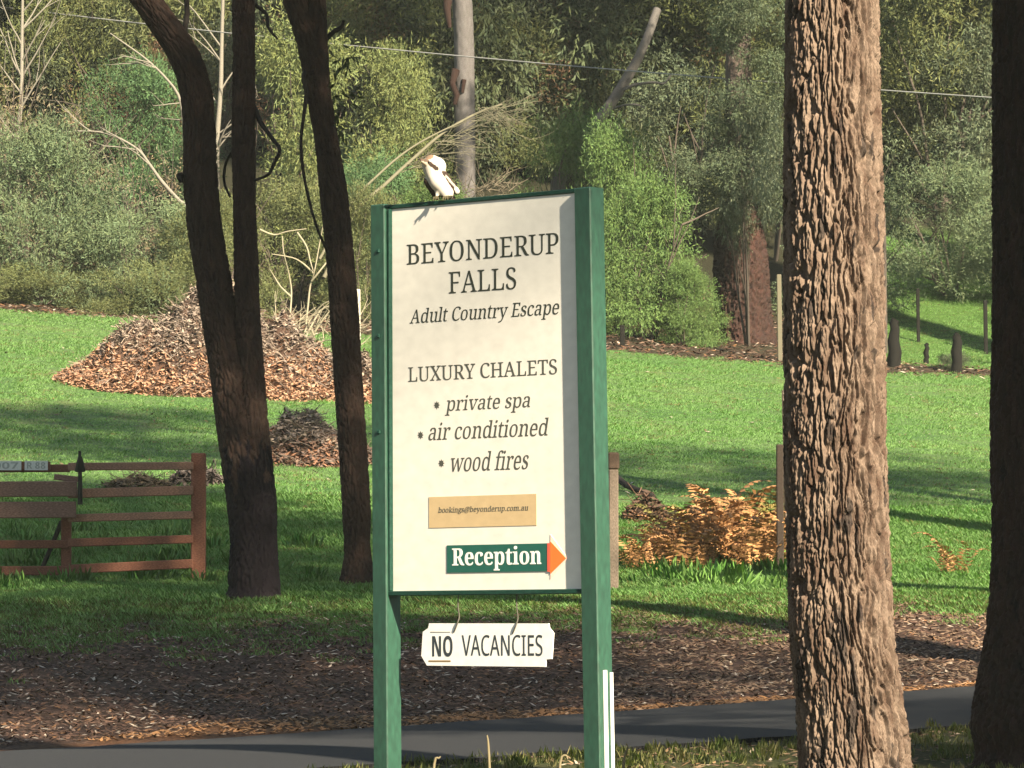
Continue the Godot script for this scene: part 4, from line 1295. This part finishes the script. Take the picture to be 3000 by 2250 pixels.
		tag(multi("rank_grass", weed, gm, self, xf, cols), zone[0], "grass", "", "stuff")

# ------------------------------------------------------------------ the hillside bush
var crown_kinds := {}
func shrub(called: String, label: String, kind: String, x: float, d: float, sc: Vector3, turn: float, m: Material, category := "shrub", lift := 0.0) -> Node3D:
	var o := thing(called, label, category, on_land(x, d, 0.1))
	var leaf := obj("crown", crown_kinds[kind][0], m, o, Vector3(0, lift, 0))
	leaf.scale = sc
	leaf.rotation.y = turn
	var st := obj("stem", crown_kinds[kind][1], stem_m, o)
	st.scale = Vector3(sc.x, sc.y + lift / 3.0, sc.z)
	st.rotation.y = turn
	return o
var stem_m: StandardMaterial3D

# a spreading crown of flat tiers, wider towards the ground
func tiers(sd: int) -> Array:
	rng.seed = sd
	var out := []
	for i in 34:
		var y := rng.randf()
		var a := rng.randf() * TAU
		var r := (1.0 - y * 0.75) * 1.95 * sqrt(rng.randf())
		out.append([Vector3(cos(a) * r, 0.25 + y * 2.6 - r * 0.12, sin(a) * r * 0.75), Vector3(0.62, 0.2, 0.55) * rng.randf_range(0.7, 1.2)])
	return out

func build_bush() -> void:
	stem_m = mat(lin(0.075, 0.062, 0.05), 0.9)
	# each kind is about 3 m tall and wide before scaling
	crown_kinds = {
		"fine": [foliage(dome(3.6, 3.0, 3.0, 26, 0.52, 501, 0.05), 3800, 9, 0.32, 0.085, 0.018, 0.55, 0.0, 511, 0.4), stems(2.6, 2.4, 6, 0.045, 521)],
		"fine2": [foliage(dome(4.4, 2.6, 3.0, 28, 0.48, 502, 0.02), 4000, 9, 0.32, 0.085, 0.018, 0.35, 0.1, 512, 0.4), stems(2.2, 3.0, 7, 0.04, 522)],
		"weep": [foliage(dome(3.2, 3.2, 3.0, 24, 0.48, 503, 0.0), 3600, 9, 0.40, 0.095, 0.018, 0.25, 0.25, 513, 0.35), stems(2.8, 2.0, 5, 0.05, 523)],
		"weep2": [foliage(tiers(504), 4200, 9, 0.40, 0.095, 0.018, 0.15, 0.25, 514, 0.3), stems(2.6, 2.6, 5, 0.05, 524)],
		"broad": [foliage(dome(3.6, 3.2, 3.2, 20, 0.46, 505, 0.1), 2300, 7, 0.30, 0.10, 0.028, 0.0, 0.45, 515, 0.3), stems(2.9, 2.2, 4, 0.06, 525)],
		"broad2": [foliage(dome(4.0, 2.8, 3.2, 22, 0.42, 506, 0.0), 2300, 7, 0.30, 0.095, 0.026, 0.1, 0.3, 516, 0.3), stems(2.5, 2.6, 4, 0.06, 526)],
		"thin": [foliage(dome(3.4, 3.0, 3.0, 20, 0.5, 507, 0.1), 700, 6, 0.4, 0.09, 0.016, 0.2, 0.2, 517, 0.3), stems(2.8, 2.8, 12, 0.03, 527)]}
	var greyg := leaf_mat(lin(0.128, 0.178, 0.090))
	var olive := leaf_mat(lin(0.135, 0.160, 0.062))
	var yell := leaf_mat(lin(0.150, 0.185, 0.065), 0.4)
	var brite := leaf_mat(lin(0.112, 0.190, 0.055), 0.45)
	var green := leaf_mat(lin(0.085, 0.165, 0.065))
	var gum := leaf_mat(lin(0.090, 0.118, 0.066))
	var gum2 := leaf_mat(lin(0.125, 0.155, 0.095))
	var dull := gum
	var olive_dark := olive
	var russet := leaf_mat(lin(0.145, 0.085, 0.050))
	var tan_l := leaf_mat(lin(0.27, 0.23, 0.145), 0.3)
	var s := func(w: float, h: float) -> Vector3: return Vector3(w, h, w)
	# left: grey-green thicket along the top of the paddock
	shrub("wattle_shrub", "tall grey-green feathery shrub at the far left, rounded top", "fine", -9.6722, 88.5, s.call(1.15, 1.25), 0.3, greyg)
	shrub("wattle_shrub", "broad grey-green feathery shrub left of the bent stem", "fine2", -7.6925, 88.5, s.call(0.95, 1.0), 1.9, greyg)
	shrub("wattle_shrub", "grey-green shrub cut by the left edge of the frame", "fine2", -11.4634, 88.5, s.call(0.9, 1.2), 2.9, greyg)
	shrub("wattle_shrub", "low olive shrub sprawling onto the grass at the paddock's top left", "fine2", -7.1915, 87.0, Vector3(0.65, 0.5, 0.5), 0.8, olive)
	shrub("wattle_shrub", "low olive shrub at the far left foot of the thicket", "fine2", -9.623, 87.2, Vector3(0.8, 0.42, 0.5), 3.8, olive)
	shrub("wattle_shrub", "olive shrub seen between the twin stems above the heap", "fine", -6.0555, 88.0, s.call(0.75, 0.85), 4.4, olive)
	shrub("dry_shrub", "straw-coloured dry shrub behind the grey-green thicket", "thin", -7.6048, 92.0, s.call(1.0, 1.15), 0.2, tan_l)
	shrub("dry_shrub", "straw-coloured dry undergrowth behind the bent stem", "fine2", -6.9405, 91.0, s.call(0.5, 0.75), 2.2, tan_l)
	shrub("dry_shrub", "leafless twiggy thicket at the far left behind the thicket", "thin", -10.6964, 96.0, s.call(1.2, 1.5), 5.2, tan_l)
	shrub("wattle_shrub", "blue-green shrub on the slope behind the bent stem", "fine", -8.4791, 100.0, s.call(1.0, 1.25), 1.2, green)
	shrub("gum_sapling", "russet-leaved sapling high on the slope left of the bent stem", "broad", -8.4305, 104.0, s.call(0.75, 1.1), 2.7, russet)
	shrub("gum_sapling", "russet shrub in the gap above the thicket", "thin", -9.4092, 102.0, s.call(0.9, 1.1), 0.7, russet)
	shrub("gum_sapling", "dark green leafy tree crown at the top left corner", "broad", -10.2299, 106.0, s.call(1.15, 1.5), 4.0, dull, "tree", 0.6)
	shrub("gum_sapling", "dark gum crown behind the white sapling", "broad2", -7.4071, 106.0, s.call(1.1, 1.3), 1.4, gum, "tree")
	shrub("gum_sapling", "dark gum crown cut by the left edge", "broad2", -12.2525, 104.0, s.call(1.0, 1.3), 3.4, gum, "tree")
	# middle
	shrub("wattle_tree", "yellow-green wattle between the twin stems and the slim trunk", "weep", -4.815, 97.0, s.call(1.2, 1.75), 0.5, yell, "tree")
	shrub("wattle_tree", "yellow-green wattle right of the slim trunk", "weep2", -2.686, 98.5, s.call(0.92, 1.6), 2.1, yell, "tree")
	shrub("wattle_shrub", "fresh green shrub above the left green post", "weep", -2.9138, 94.0, s.call(0.85, 1.0), 3.3, green)
	shrub("wattle_shrub", "olive shrub behind the dead white branches", "fine", -4.5171, 91.0, s.call(1.0, 0.95), 0.9, olive)
	shrub("wattle_shrub", "green reedy shrub between slim trunk and sign", "fine", -3.0295, 90.0, s.call(0.6, 0.95), 2.9, olive)
	shrub("wattle_shrub", "green shrub behind the kookaburra", "weep2", -1.7435, 93.0, s.call(0.8, 0.9), 1.0, brite)
	shrub("wattle_shrub", "dull green shrub left of the grey trunk's foot", "fine2", -4.0452, 101.0, s.call(0.8, 0.9), 4.9, green)
	# right of the grey trunk
	shrub("wattle_tree", "bright green feathery wattle right of the grey trunk", "weep", 1.103, 95.0, s.call(0.78, 1.32), 1.7, brite, "tree")
	shrub("wattle_tree", "large bright green wattle drooping behind the sign's right post", "weep2", 2.8029, 89.5, s.call(0.82, 1.15), 0.4, brite, "tree")
	shrub("wattle_tree", "bright green wattle spire behind the large drooping one", "weep", 2.3422, 92.0, s.call(0.7, 1.4), 5.0, brite, "tree")
	shrub("wattle_shrub", "low bright wattle skirt beside the red-brown butt", "weep2", 3.5377, 88.8, s.call(0.45, 0.6), 3.0, brite)
	shrub("gum_sapling", "grey-green gum foliage left of the sunlit trunk", "broad", 4.8893, 89.3, Vector3(0.85, 1.0, 0.3), 2.0, gum2, "tree", 2.15)
	shrub("gum_sapling", "yellowish gum foliage touching the sunlit trunk's left edge", "broad2", 5.9477, 99.0, s.call(0.7, 1.25), 0.8, olive, "tree", 0.8)
	shrub("gum_sapling", "shaded gum foliage between the leaning dead tree and the butt", "broad", 4.1969, 100.0, s.call(1.1, 1.25), 4.6, gum, "tree", 0.5)
	shrub("wattle_shrub", "grey-green fine shrub right of the sunlit trunk", "fine", 9.8572, 97.0, s.call(1.0, 0.95), 0.6, greyg, "shrub", 0.25)
	shrub("wattle_shrub", "grey-green fine shrub behind the right edge trunk", "fine2", 11.4941, 96.0, s.call(0.9, 1.05), 2.6, greyg, "shrub", 0.25)
	shrub("wattle_shrub", "grey-green shrub directly behind the sunlit trunk", "fine", 7.3265, 95.0, s.call(0.9, 1.1), 3.9, greyg)
	shrub("wattle_shrub", "small dark shrub around the tufted stump", "fine2", 8.8614, 87.2, Vector3(0.22, 0.2, 0.2), 1.1, dull)
	shrub("gum_sapling", "dim gum foliage in the upper right between the two near trunks", "broad2", 10.2363, 104.0, s.call(1.3, 1.5), 2.2, gum, "tree", 0.6)
	shrub("gum_sapling", "grey-green hanging gum leaves at the top, left of the sunlit trunk", "broad", 5.4025, 107.0, s.call(1.35, 1.6), 5.6, gum2, "tree", 1.2)
	shrub("gum_sapling", "grey-green hanging gum leaves at the top above the leaning dead tree", "broad2", 3.4136, 109.0, s.call(1.2, 1.4), 1.5, gum2, "tree", 1.6)
	shrub("gum_sapling", "dark gum crown at the top behind the grey trunk", "broad", 0.2761, 108.0, s.call(1.2, 1.5), 3.7, dull, "tree", 0.9)
	shrub("gum_sapling", "dark gum crown at the top left of the grey trunk", "broad2", -2.8563, 109.0, s.call(1.2, 1.5), 0.1, dull, "tree", 0.9)

	# more of the thicket, just outside the frame on either side
	shrub("wattle_shrub", "grey-green shrub beyond the left edge of the frame", "fine", -13.6, 89.0, s.call(1.1, 1.2), 0.9, greyg)
	shrub("wattle_shrub", "olive shrub beyond the left edge of the frame, upslope", "fine2", -15.6, 92.0, s.call(1.2, 1.3), 2.3, olive)
	shrub("gum_sapling", "gum crown beyond the left edge of the frame", "broad", -14.5, 99.0, s.call(1.4, 1.6), 4.1, gum, "tree")
	shrub("wattle_shrub", "grey-green shrub beyond the right edge of the frame", "fine2", 13.4, 94.0, s.call(1.1, 1.2), 3.1, greyg)
	shrub("gum_sapling", "gum crown beyond the right edge of the frame", "broad2", 15.0, 99.0, s.call(1.4, 1.6), 5.1, gum, "tree")
	# the wood beyond, one mass
	rng.seed = 600
	for q in ["broad", "broad2", "fine", "thin"]:
		var xf := []
		var cols := PackedColorArray()
		for i in {"broad": 70, "broad2": 70, "fine": 55, "thin": 40}[q]:
			var d := rng.randf_range(104.0, 150.0)
			var x := rng.randf_range(-1, 1) * (d * 0.135 + 5.0)
			var k := rng.randf_range(1.0, 1.9)
			xf.append(Transform3D(Basis(Vector3.UP, rng.randf() * TAU).scaled(Vector3(k, k * rng.randf_range(1.0, 1.4), k)), on_land(x, d) + Vector3(0, rng.randf_range(-0.4, 2.6), 0)))
			var g := rng.randf_range(0.75, 1.0)
			cols.append(Color(g, g, g * rng.randf_range(0.8, 1.0)))
		tag(multi("hillside_wood", crown_kinds[q][0], {"broad": gum, "broad2": dull, "fine": olive_dark, "thin": russet}[q], self, xf, cols), {"broad": "dark gum wood filling the hillside behind the shrubs", "broad2": "dim gum understorey on the hillside", "fine": "fine olive scrub on the upper hillside", "thin": "brownish thin scrub scattered through the hillside wood"}[q], "wood", "", "stuff")

func build_far_trees() -> void:
	var grey := mat(lin(0.15, 0.14, 0.13), 0.9, "grain", Vector3(3.0, 1.0, 3.0))
	var white := mat(lin(0.30, 0.28, 0.23), 0.85, "grain", Vector3(3.0, 1.0, 3.0))
	var straw := mat(lin(0.125, 0.118, 0.08), 0.85)
	var bark := mat(Color.WHITE, 0.9, "grain", Vector3(3.0, 1.0, 3.0), true)
	# straight grey trunk behind the sign
	var x := -1.0752
	var foot := on_land(x, 98.0, 0.2)
	var t := thing("gum_tree", "straight smooth grey trunk rising behind the kookaburra, burnt patch halfway", "tree", foot)
	var top: float = 16.2667
	var h := top - foot.y
	obj("trunk", bark_trunk([[-0.2, 0.02, 0.0, 0.30], [1.0, 0.01, 0.0, 0.255], [h * 0.45, 0.0, 0.0, 0.235], [h * 0.75, -0.03, 0.0, 0.225], [h, -0.13, 0.0, 0.215], [h + 4.0, -0.3, 0.0, 0.17]], 48, 0.05, h, 0.010, 0.10, 4.0, Color(0.19, 0.18, 0.175), Color(0.14, 0.13, 0.125), Color(0.05, 0.035, 0.03), 0.0, 41, 0.15), bark, t)
	var tb := Tubes.new()
	rng.seed = 42
	var burnt := mat(lin(0.025, 0.014, 0.011), 0.95)
	twig(t, burnt, [Vector3(-1.2752, 13.3977, -97.8) - foot, Vector3(-1.337, 13.0768, -97.75) - foot, Vector3(-1.2533, 12.8146, -97.75) - foot, Vector3(-1.2956, 12.6104, -97.8) - foot], 0.10, 0.05, 8, 0.3, rng)
	twig(t, burnt, [Vector3(-1.0864, 13.1608, -97.75) - foot, Vector3(-1.1071, 13.0127, -97.74) - foot, Vector3(-1.128, 12.867, -97.75) - foot], 0.05, 0.04, 8, 0.3, rng)
	twig(t, burnt, [Vector3(-1.4436, 15.0792, -97.8) - foot, Vector3(-1.4636, 14.757, -97.75) - foot, Vector3(-1.4006, 14.3367, -97.75) - foot], 0.12, 0.05, 8, 0.3, rng)
	crown_on(t, crown_kinds["broad"][0], leaf_mat(lin(0.085, 0.115, 0.062)), [[Vector3(-1.0, h + 1.0, 0), 1.2, 0.4], [Vector3(1.2, h + 1.8, 0.4), 1.3, 1.8]])
	# the big tree with the red-brown butt
	x = 5.1559
	foot = on_land(x, 90.5, 0.2)
	x = 4.8104
	foot = on_land(x, 90.5, 0.2)
	t = thing("gum_tree", "stout red-brown butt of an old tree at the paddock's far edge", "tree", foot)
	h = 15.4367 - foot.y
	var h1: float = 8.9286 - foot.y
	obj("trunk", bark_trunk([[-0.2, 0.0, 0.0, 0.80], [0.3, 0.0, 0.0, 0.66], [h1, -0.05, 0.0, 0.52], [h1 * 1.35, -0.06, 0.0, 0.36]], 110, 0.03, h, 0.075, 0.085, 10.0, Color(0.075, 0.038, 0.029), Color(0.04, 0.025, 0.021), Color(0.014, 0.011, 0.011), 0.0, 44, 0.4), bark, t)
	obj("stem", bark_trunk([[h1 * 1.2, -0.05, 0.0, 0.36], [h1 * 1.8, -0.07, 0.0, 0.31], [h * 0.7, -0.08, 0.0, 0.26], [h, -0.06, 0.0, 0.22]], 48, 0.05, h, 0.03, 0.1, 6.0, Color(0.17, 0.13, 0.115), Color(0.10, 0.08, 0.07), Color(0.05, 0.03, 0.025), 0.0, 45, 0.3), bark, t)
	crown_on(t, crown_kinds["broad"][0], leaf_mat(lin(0.085, 0.115, 0.062)), [[Vector3(0.4, h1 * 1.2, 0.5), 0.62, 0.4], [Vector3(-0.7, h1 * 1.3, 0.7), 0.6, 2.4], [Vector3(0.2, h1 * 1.9, 0.6), 0.62, 1.4], [Vector3(0.3, h - 0.5, 0), 1.2, 4.4], [Vector3(0.1, h * 0.70, 0.9), 0.7, 3.4], [Vector3(-0.4, h * 0.84, 0.9), 0.8, 5.4]])
	# leaning dead tree
	foot = on_land(0.859, 96.0)
	t = thing("dead_tree", "leaning grey dead tree over the bright green wattles", "tree", foot)
	tb = Tubes.new()
	tb.add(curve([Vector3(0, -0.2, 0), Vector3(1.0145, 10.6584, -96) - foot, Vector3(1.3736, 11.3269, -96) - foot, Vector3(1.7327, 11.79, -96) - foot, Vector3(2.2462, 12.5108, -96) - foot, Vector3(2.6573, 13.1805, -96) - foot, Vector3(2.9352, 13.7373, -96) - foot, Vector3(3.2339, 14.5618, -96.3) - foot], 4), 0.17, 0.09, 9, 0.08, rng)
	tb.add(curve([Vector3(2.3489, 12.6653, -96) - foot, Vector3(2.7025, 12.8068, -95.8) - foot, Vector3(3.1056, 12.8449, -95.6) - foot, Vector3(3.361, 12.8244, -95.6) - foot, Vector3(3.5146, 13.0297, -95.6) - foot], 4), 0.04, 0.02, 6, 0.1, rng)
	tb.add(curve([Vector3(2.0921, 12.2533, -96) - foot, Vector3(2.4486, 12.3657, -95.9) - foot, Vector3(2.7531, 12.375, -95.8) - foot, Vector3(2.927, 12.2928, -95.8) - foot], 4), 0.03, 0.015, 6, 0.1, rng)
	tb.add(curve([Vector3(1.784, 11.7385, -96) - foot, Vector3(1.6571, 11.3066, -95.8) - foot, Vector3(1.7182, 10.896, -95.8) - foot, Vector3(1.6974, 10.5369, -95.8) - foot], 4), 0.035, 0.02, 6, 0.1, rng)
	obj("trunk", tubes_mesh(tb), grey, t)
	# bare white saplings on the left
	for q in [[470, 101.0, 480, -60, "bare white sapling seen between the twin stems", 0.075], [38, 99.0, 45, -80, "bare white sapling near the left edge", 0.06]]:
		var bx: float = (q[0] - 1106.0) * q[1] / 9400.0
		foot = on_land(bx, q[1])
		t = thing("dead_sapling", q[4], "tree", foot)
		tb = Tubes.new()
		rng.seed = int(q[0])
		var hh: float = 1.6 + (1280.0 - q[3]) * q[1] / 9400.0 - foot.y
		var dx: float = (q[2] - q[0]) * q[1] / 9400.0
		var line := curve([Vector3(0, -0.2, 0), Vector3(-0.05, hh * 0.25, 0), Vector3(0.04, hh * 0.5, 0.05), Vector3(dx * 0.6, hh * 0.75, 0), Vector3(dx, hh, 0.1)], 4)
		tb.add(line, q[5], q[5] * 0.5, 7, 0.06, rng)
		for k in 11:
			var p: Vector3 = line[rng.randi_range(4, 15)]
			var sd := 1.0 if k % 2 == 0 else -1.0
			limb(tb, p, Vector3(sd * rng.randf_range(0.4, 0.9), rng.randf_range(0.6, 1.2), rng.randf_range(-0.5, 0.5)), rng.randf_range(0.8, 1.9), 0.024, 1, 0.25, 2)
		obj("trunk", tubes_mesh(tb), white, t)
	# bleached arching branches behind the bent stem
	for q in [["bleached branch arching left behind the bent stem", [Vector3(-6.6357, 9.3696, -90), Vector3(-6.8962, 9.7067, -90), Vector3(-7.2435, 10.0922, -90), Vector3(-7.5043, 10.4489, -90), Vector3(-7.7458, 10.7672, -90), Vector3(-8.1312, 11.0084, -90), Vector3(-8.5644, 11.1531, -90), Vector3(-9.0932, 11.1724, -90)], 0.055, 0.012, 42],
			["pale branch curving up to the left above the thicket", [Vector3(-7.4419, 11.6309, -99), Vector3(-7.508, 12.3738, -99), Vector3(-7.6265, 12.958, -99), Vector3(-7.9986, 13.4361, -99), Vector3(-8.4021, 13.8082, -99), Vector3(-8.7949, 14.0953, -99), Vector3(-9.1877, 14.3719, -99)], 0.05, 0.014, 43]]:
		tb = Tubes.new()
		rng.seed = q[4]
		var o := q[1][0] as Vector3
		var g := on_land(o.x + 0.25, -o.z)
		var pts := [g - Vector3(0, 0.1, 0), o]
		pts.append_array(q[1].slice(1))
		var line := curve(pts, 3)
		tb.add(line, q[2], q[3], 7, 0.08, rng)
		for k in 7:
			var p: Vector3 = line[rng.randi_range(6, line.size() - 3)]
			limb(tb, p, Vector3(rng.randf_range(-1.2, 0.2), rng.randf_range(-0.5, 0.9), rng.randf_range(-0.5, 0.5)), rng.randf_range(0.4, 1.1), 0.018, 1, 0.25, 2)
		var tr := obj("dead_branch", tubes_mesh(tb), white, self)
		tag(tr, q[0], "branch")
	# fallen pole of twigs leaning from the slim trunk towards the grey one
	tb = Tubes.new()
	rng.seed = 45
	tb.add(curve([Vector3(-3.8746, 8.0821, -89.5), Vector3(-3.2748, 9.4466, -90), Vector3(-2.6661, 10.0909, -90.5), Vector3(-2.0986, 10.674, -91), Vector3(-1.4268, 11.3123, -91.5), Vector3(-0.7469, 11.7601, -92), Vector3(-0.2069, 11.98, -92.2)], 4), 0.05, 0.02, 7, 0.05, rng)
	tb.add(curve([Vector3(-3.9664, 8.4571, -89.4), Vector3(-3.304, 9.6875, -90), Vector3(-2.7631, 10.3333, -90.5), Vector3(-2.196, 10.8691, -91), Vector3(-1.6186, 11.2422, -91.3), Vector3(-1.0371, 11.5489, -91.6)], 4), 0.032, 0.015, 7, 0.05, rng)
	for k in 46:
		var f := rng.randf()
		var p := Vector3(-2.3845, 10.3914, -90.8).lerp(Vector3(-0.3542, 11.8699, -92.1), f) + Vector3(rng.randf_range(-0.1, 0.1), rng.randf_range(-0.1, 0.15), rng.randf_range(-0.2, 0.2))
		limb(tb, p, Vector3(1.0, rng.randf_range(-0.1, 0.9) - f * 0.4, rng.randf_range(-0.5, 0.5)), rng.randf_range(0.5, 1.2), 0.010, 1, 0.3, 2)
	for k in 16:
		limb(tb, Vector3(-0.4526, 11.8995, -92.1) + Vector3(rng.randf_range(-0.3, 0.2), 0, 0), Vector3(rng.randf_range(0.2, 0.8), rng.randf_range(-1.0, -0.1), rng.randf_range(-0.4, 0.4)), rng.randf_range(0.4, 0.8), 0.009, 1, 0.3, 2)
	tag(obj("dead_branch", tubes_mesh(tb), straw, self), "long twiggy dead limb slanting up from the slim trunk past the kookaburra", "branch")
	# dry brush at the foot of the grey trunk
	tb = Tubes.new()
	for k in 60:
		limb(tb, Vector3(-1.4569, 10.1722, -93.5).lerp(Vector3(-0.0599, 10.3724, -93.5), rng.randf()) + Vector3(0, rng.randf_range(-0.5, 0.1), rng.randf_range(-0.3, 0.3)), Vector3(rng.randf_range(-0.6, 1.0), rng.randf_range(0.0, 0.7), rng.randf_range(-0.5, 0.5)), rng.randf_range(0.3, 0.8), 0.010, 1, 0.35, 2)
	tag(obj("dead_branch", tubes_mesh(tb), mat(lin(0.14, 0.12, 0.085), 0.9), self), "dry tangle of twigs at the foot of the grey trunk", "branch")
	# white dead branches standing behind the russet heap
	var o := on_land(-3.9715, 78.0)
	t = thing("dead_shrub", "bleached bare branches standing behind the russet heap", "branch", o)
	tb = Tubes.new()
	rng.seed = 47
	for q in [[[620, 742], [625, 690], [628, 630], [622, 590], [612, 545], [608, 508]], [[627, 640], [606, 620], [592, 598], [582, 582]], [[660, 700], [665, 650], [668, 620], [672, 605], [680, 580], [690, 520], [700, 470]], [[676, 590], [655, 570], [630, 556], [586, 549]], [[672, 606], [690, 585], [712, 555], [730, 530]], [[668, 735], [690, 700], [715, 668], [745, 640]], [[650, 740], [668, 690], [700, 655], [740, 645]], [[640, 500], [660, 530], [668, 560], [676, 585]], [[560, 495], [590, 505], [620, 498], [660, 492]], [[660, 730], [690, 672], [718, 660], [735, 660]]]:
		var pts := []
		for p in q:
			pts.append(Vector3((p[0] - 1106.0) * 78.0 / 9400.0, 1.6 + (1280.0 - p[1]) * 78.0 / 9400.0, -78.0 + rng.randf_range(-0.15, 0.15)) - o)
		tb.add(curve(pts, 3), 0.021, 0.008, 6, 0.15, rng)
	for k in 60:
		limb(tb, Vector3(rng.randf_range(-0.3, 1.2), rng.randf_range(0.0, 0.6), rng.randf_range(-0.3, 0.3)), Vector3(rng.randf_range(-0.6, 1), rng.randf_range(0.1, 1), rng.randf_range(-0.5, 0.5)), rng.randf_range(0.3, 0.8), 0.012, 1, 0.35, 2)
	obj("branches", tubes_mesh(tb), mat(lin(0.25, 0.225, 0.16), 0.85), t)
	# the wire
	tb = Tubes.new()
	var wire := []
	for i in 41:
		var f := i / 40.0
		var p := Vector3(-16.2423, 16.5082, -108).lerp(Vector3(13.0465, 10.8135, -84), f)
		wire.append(p + Vector3(0, -0.28 * 4.0 * f * (1.0 - f) + 0.14, 0))
	tb.add(wire, 0.014, 0.014, 5)
	tag(obj("power_line", tubes_mesh(tb), mat(lin(0.22, 0.225, 0.22), 0.6), self), "thin pale wire strung across the hillside behind the trunks", "wire")
	for q in [[Vector3(-16.2423, 16.5082, -108), "left"], [Vector3(13.0465, 10.8135, -84), "right"]]:
		var g := on_land(q[0].x, -q[0].z)
		var pole := thing("power_pole", "timber pole carrying the wire at its %s end, outside the frame" % q[1], "pole", g)
		upright("shaft", pole, g, q[0].y + 0.3, 0.22, 0.22, grey)

# ------------------------------------------------------------------ all of it
func _ready() -> void:
	var cam := Camera3D.new()
	cam.name = "camera"
	cam.position = Vector3(0, 1.6, 0)
	cam.rotation_degrees = Vector3(2.7438, 0, 0)
	cam.fov = 10.0860
	cam.near = 0.1
	cam.far = 900.0
	add_child(cam)
	cam.current = true

	var env := Environment.new()
	var sky := Sky.new()
	var sm := ProceduralSkyMaterial.new()
	sm.sky_top_color = Color(0.46, 0.52, 0.60)
	sm.sky_horizon_color = Color(0.78, 0.79, 0.78)
	sm.sky_curve = 0.12
	sm.ground_bottom_color = Color(0.16, 0.17, 0.12)
	sm.ground_horizon_color = Color(0.45, 0.48, 0.42)
	sm.energy_multiplier = 0.58
	sky.sky_material = sm
	env.background_mode = Environment.BG_SKY
	env.sky = sky
	env.tonemap_mode = Environment.TONE_MAPPER_LINEAR
	env.tonemap_exposure = 4.0
	env.fog_enabled = true
	env.fog_density = 0.00026
	env.fog_light_color = Color(0.80, 0.84, 0.80)
	env.sdfgi_enabled = true
	env.ssao_enabled = true
	env.ssil_enabled = true
	var we := WorldEnvironment.new()
	we.name = "world"
	we.environment = env
	add_child(we)

	var sun := DirectionalLight3D.new()
	sun.name = "sun"
	sun.light_energy = 1.6
	sun.light_color = Color(1.0, 0.93, 0.82)
	sun.light_angular_distance = 0.9
	sun.shadow_enabled = true
	add_child(sun)
	sun.look_at_from_position(TO_SUN * 50.0, Vector3.ZERO)

	n_big.seed = 1
	n_big.frequency = 0.02
	n_mid.seed = 2
	n_mid.frequency = 0.3
	n_warp.noise_type = FastNoiseLite.TYPE_SIMPLEX_SMOOTH
	n_warp.frequency = 1.0
	n_warp.fractal_octaves = 3
	noise_tex("ground", 0.035, 0.45, 1.0, 5)
	noise_tex("asphalt", 0.12, 0.6, 1.0, 3)
	noise_tex("paint", 0.03, 0.66, 1.0, 6)
	noise_tex("faint", 0.012, 0.92, 1.0, 6)
	noise_tex("ink", 0.06, 0.55, 1.0, 3)
	noise_tex("grain", 0.06, 0.6, 1.0, 4)
	noise_tex("timber", 0.05, 0.55, 1.0, 5)
	noise_tex("feather", 0.08, 0.8, 1.0, 3)
	make_tables()
	build_ground()
	build_road()
	build_cover()
	print("land ", Time.get_ticks_msec())
	near_trees()
	print("trees ", Time.get_ticks_msec())
	build_bush()
	build_far_trees()
	print("bush ", Time.get_ticks_msec())
	build_sign()
	build_bird()
	build_fences()
	build_heaps()
	print("done ", Time.get_ticks_msec())
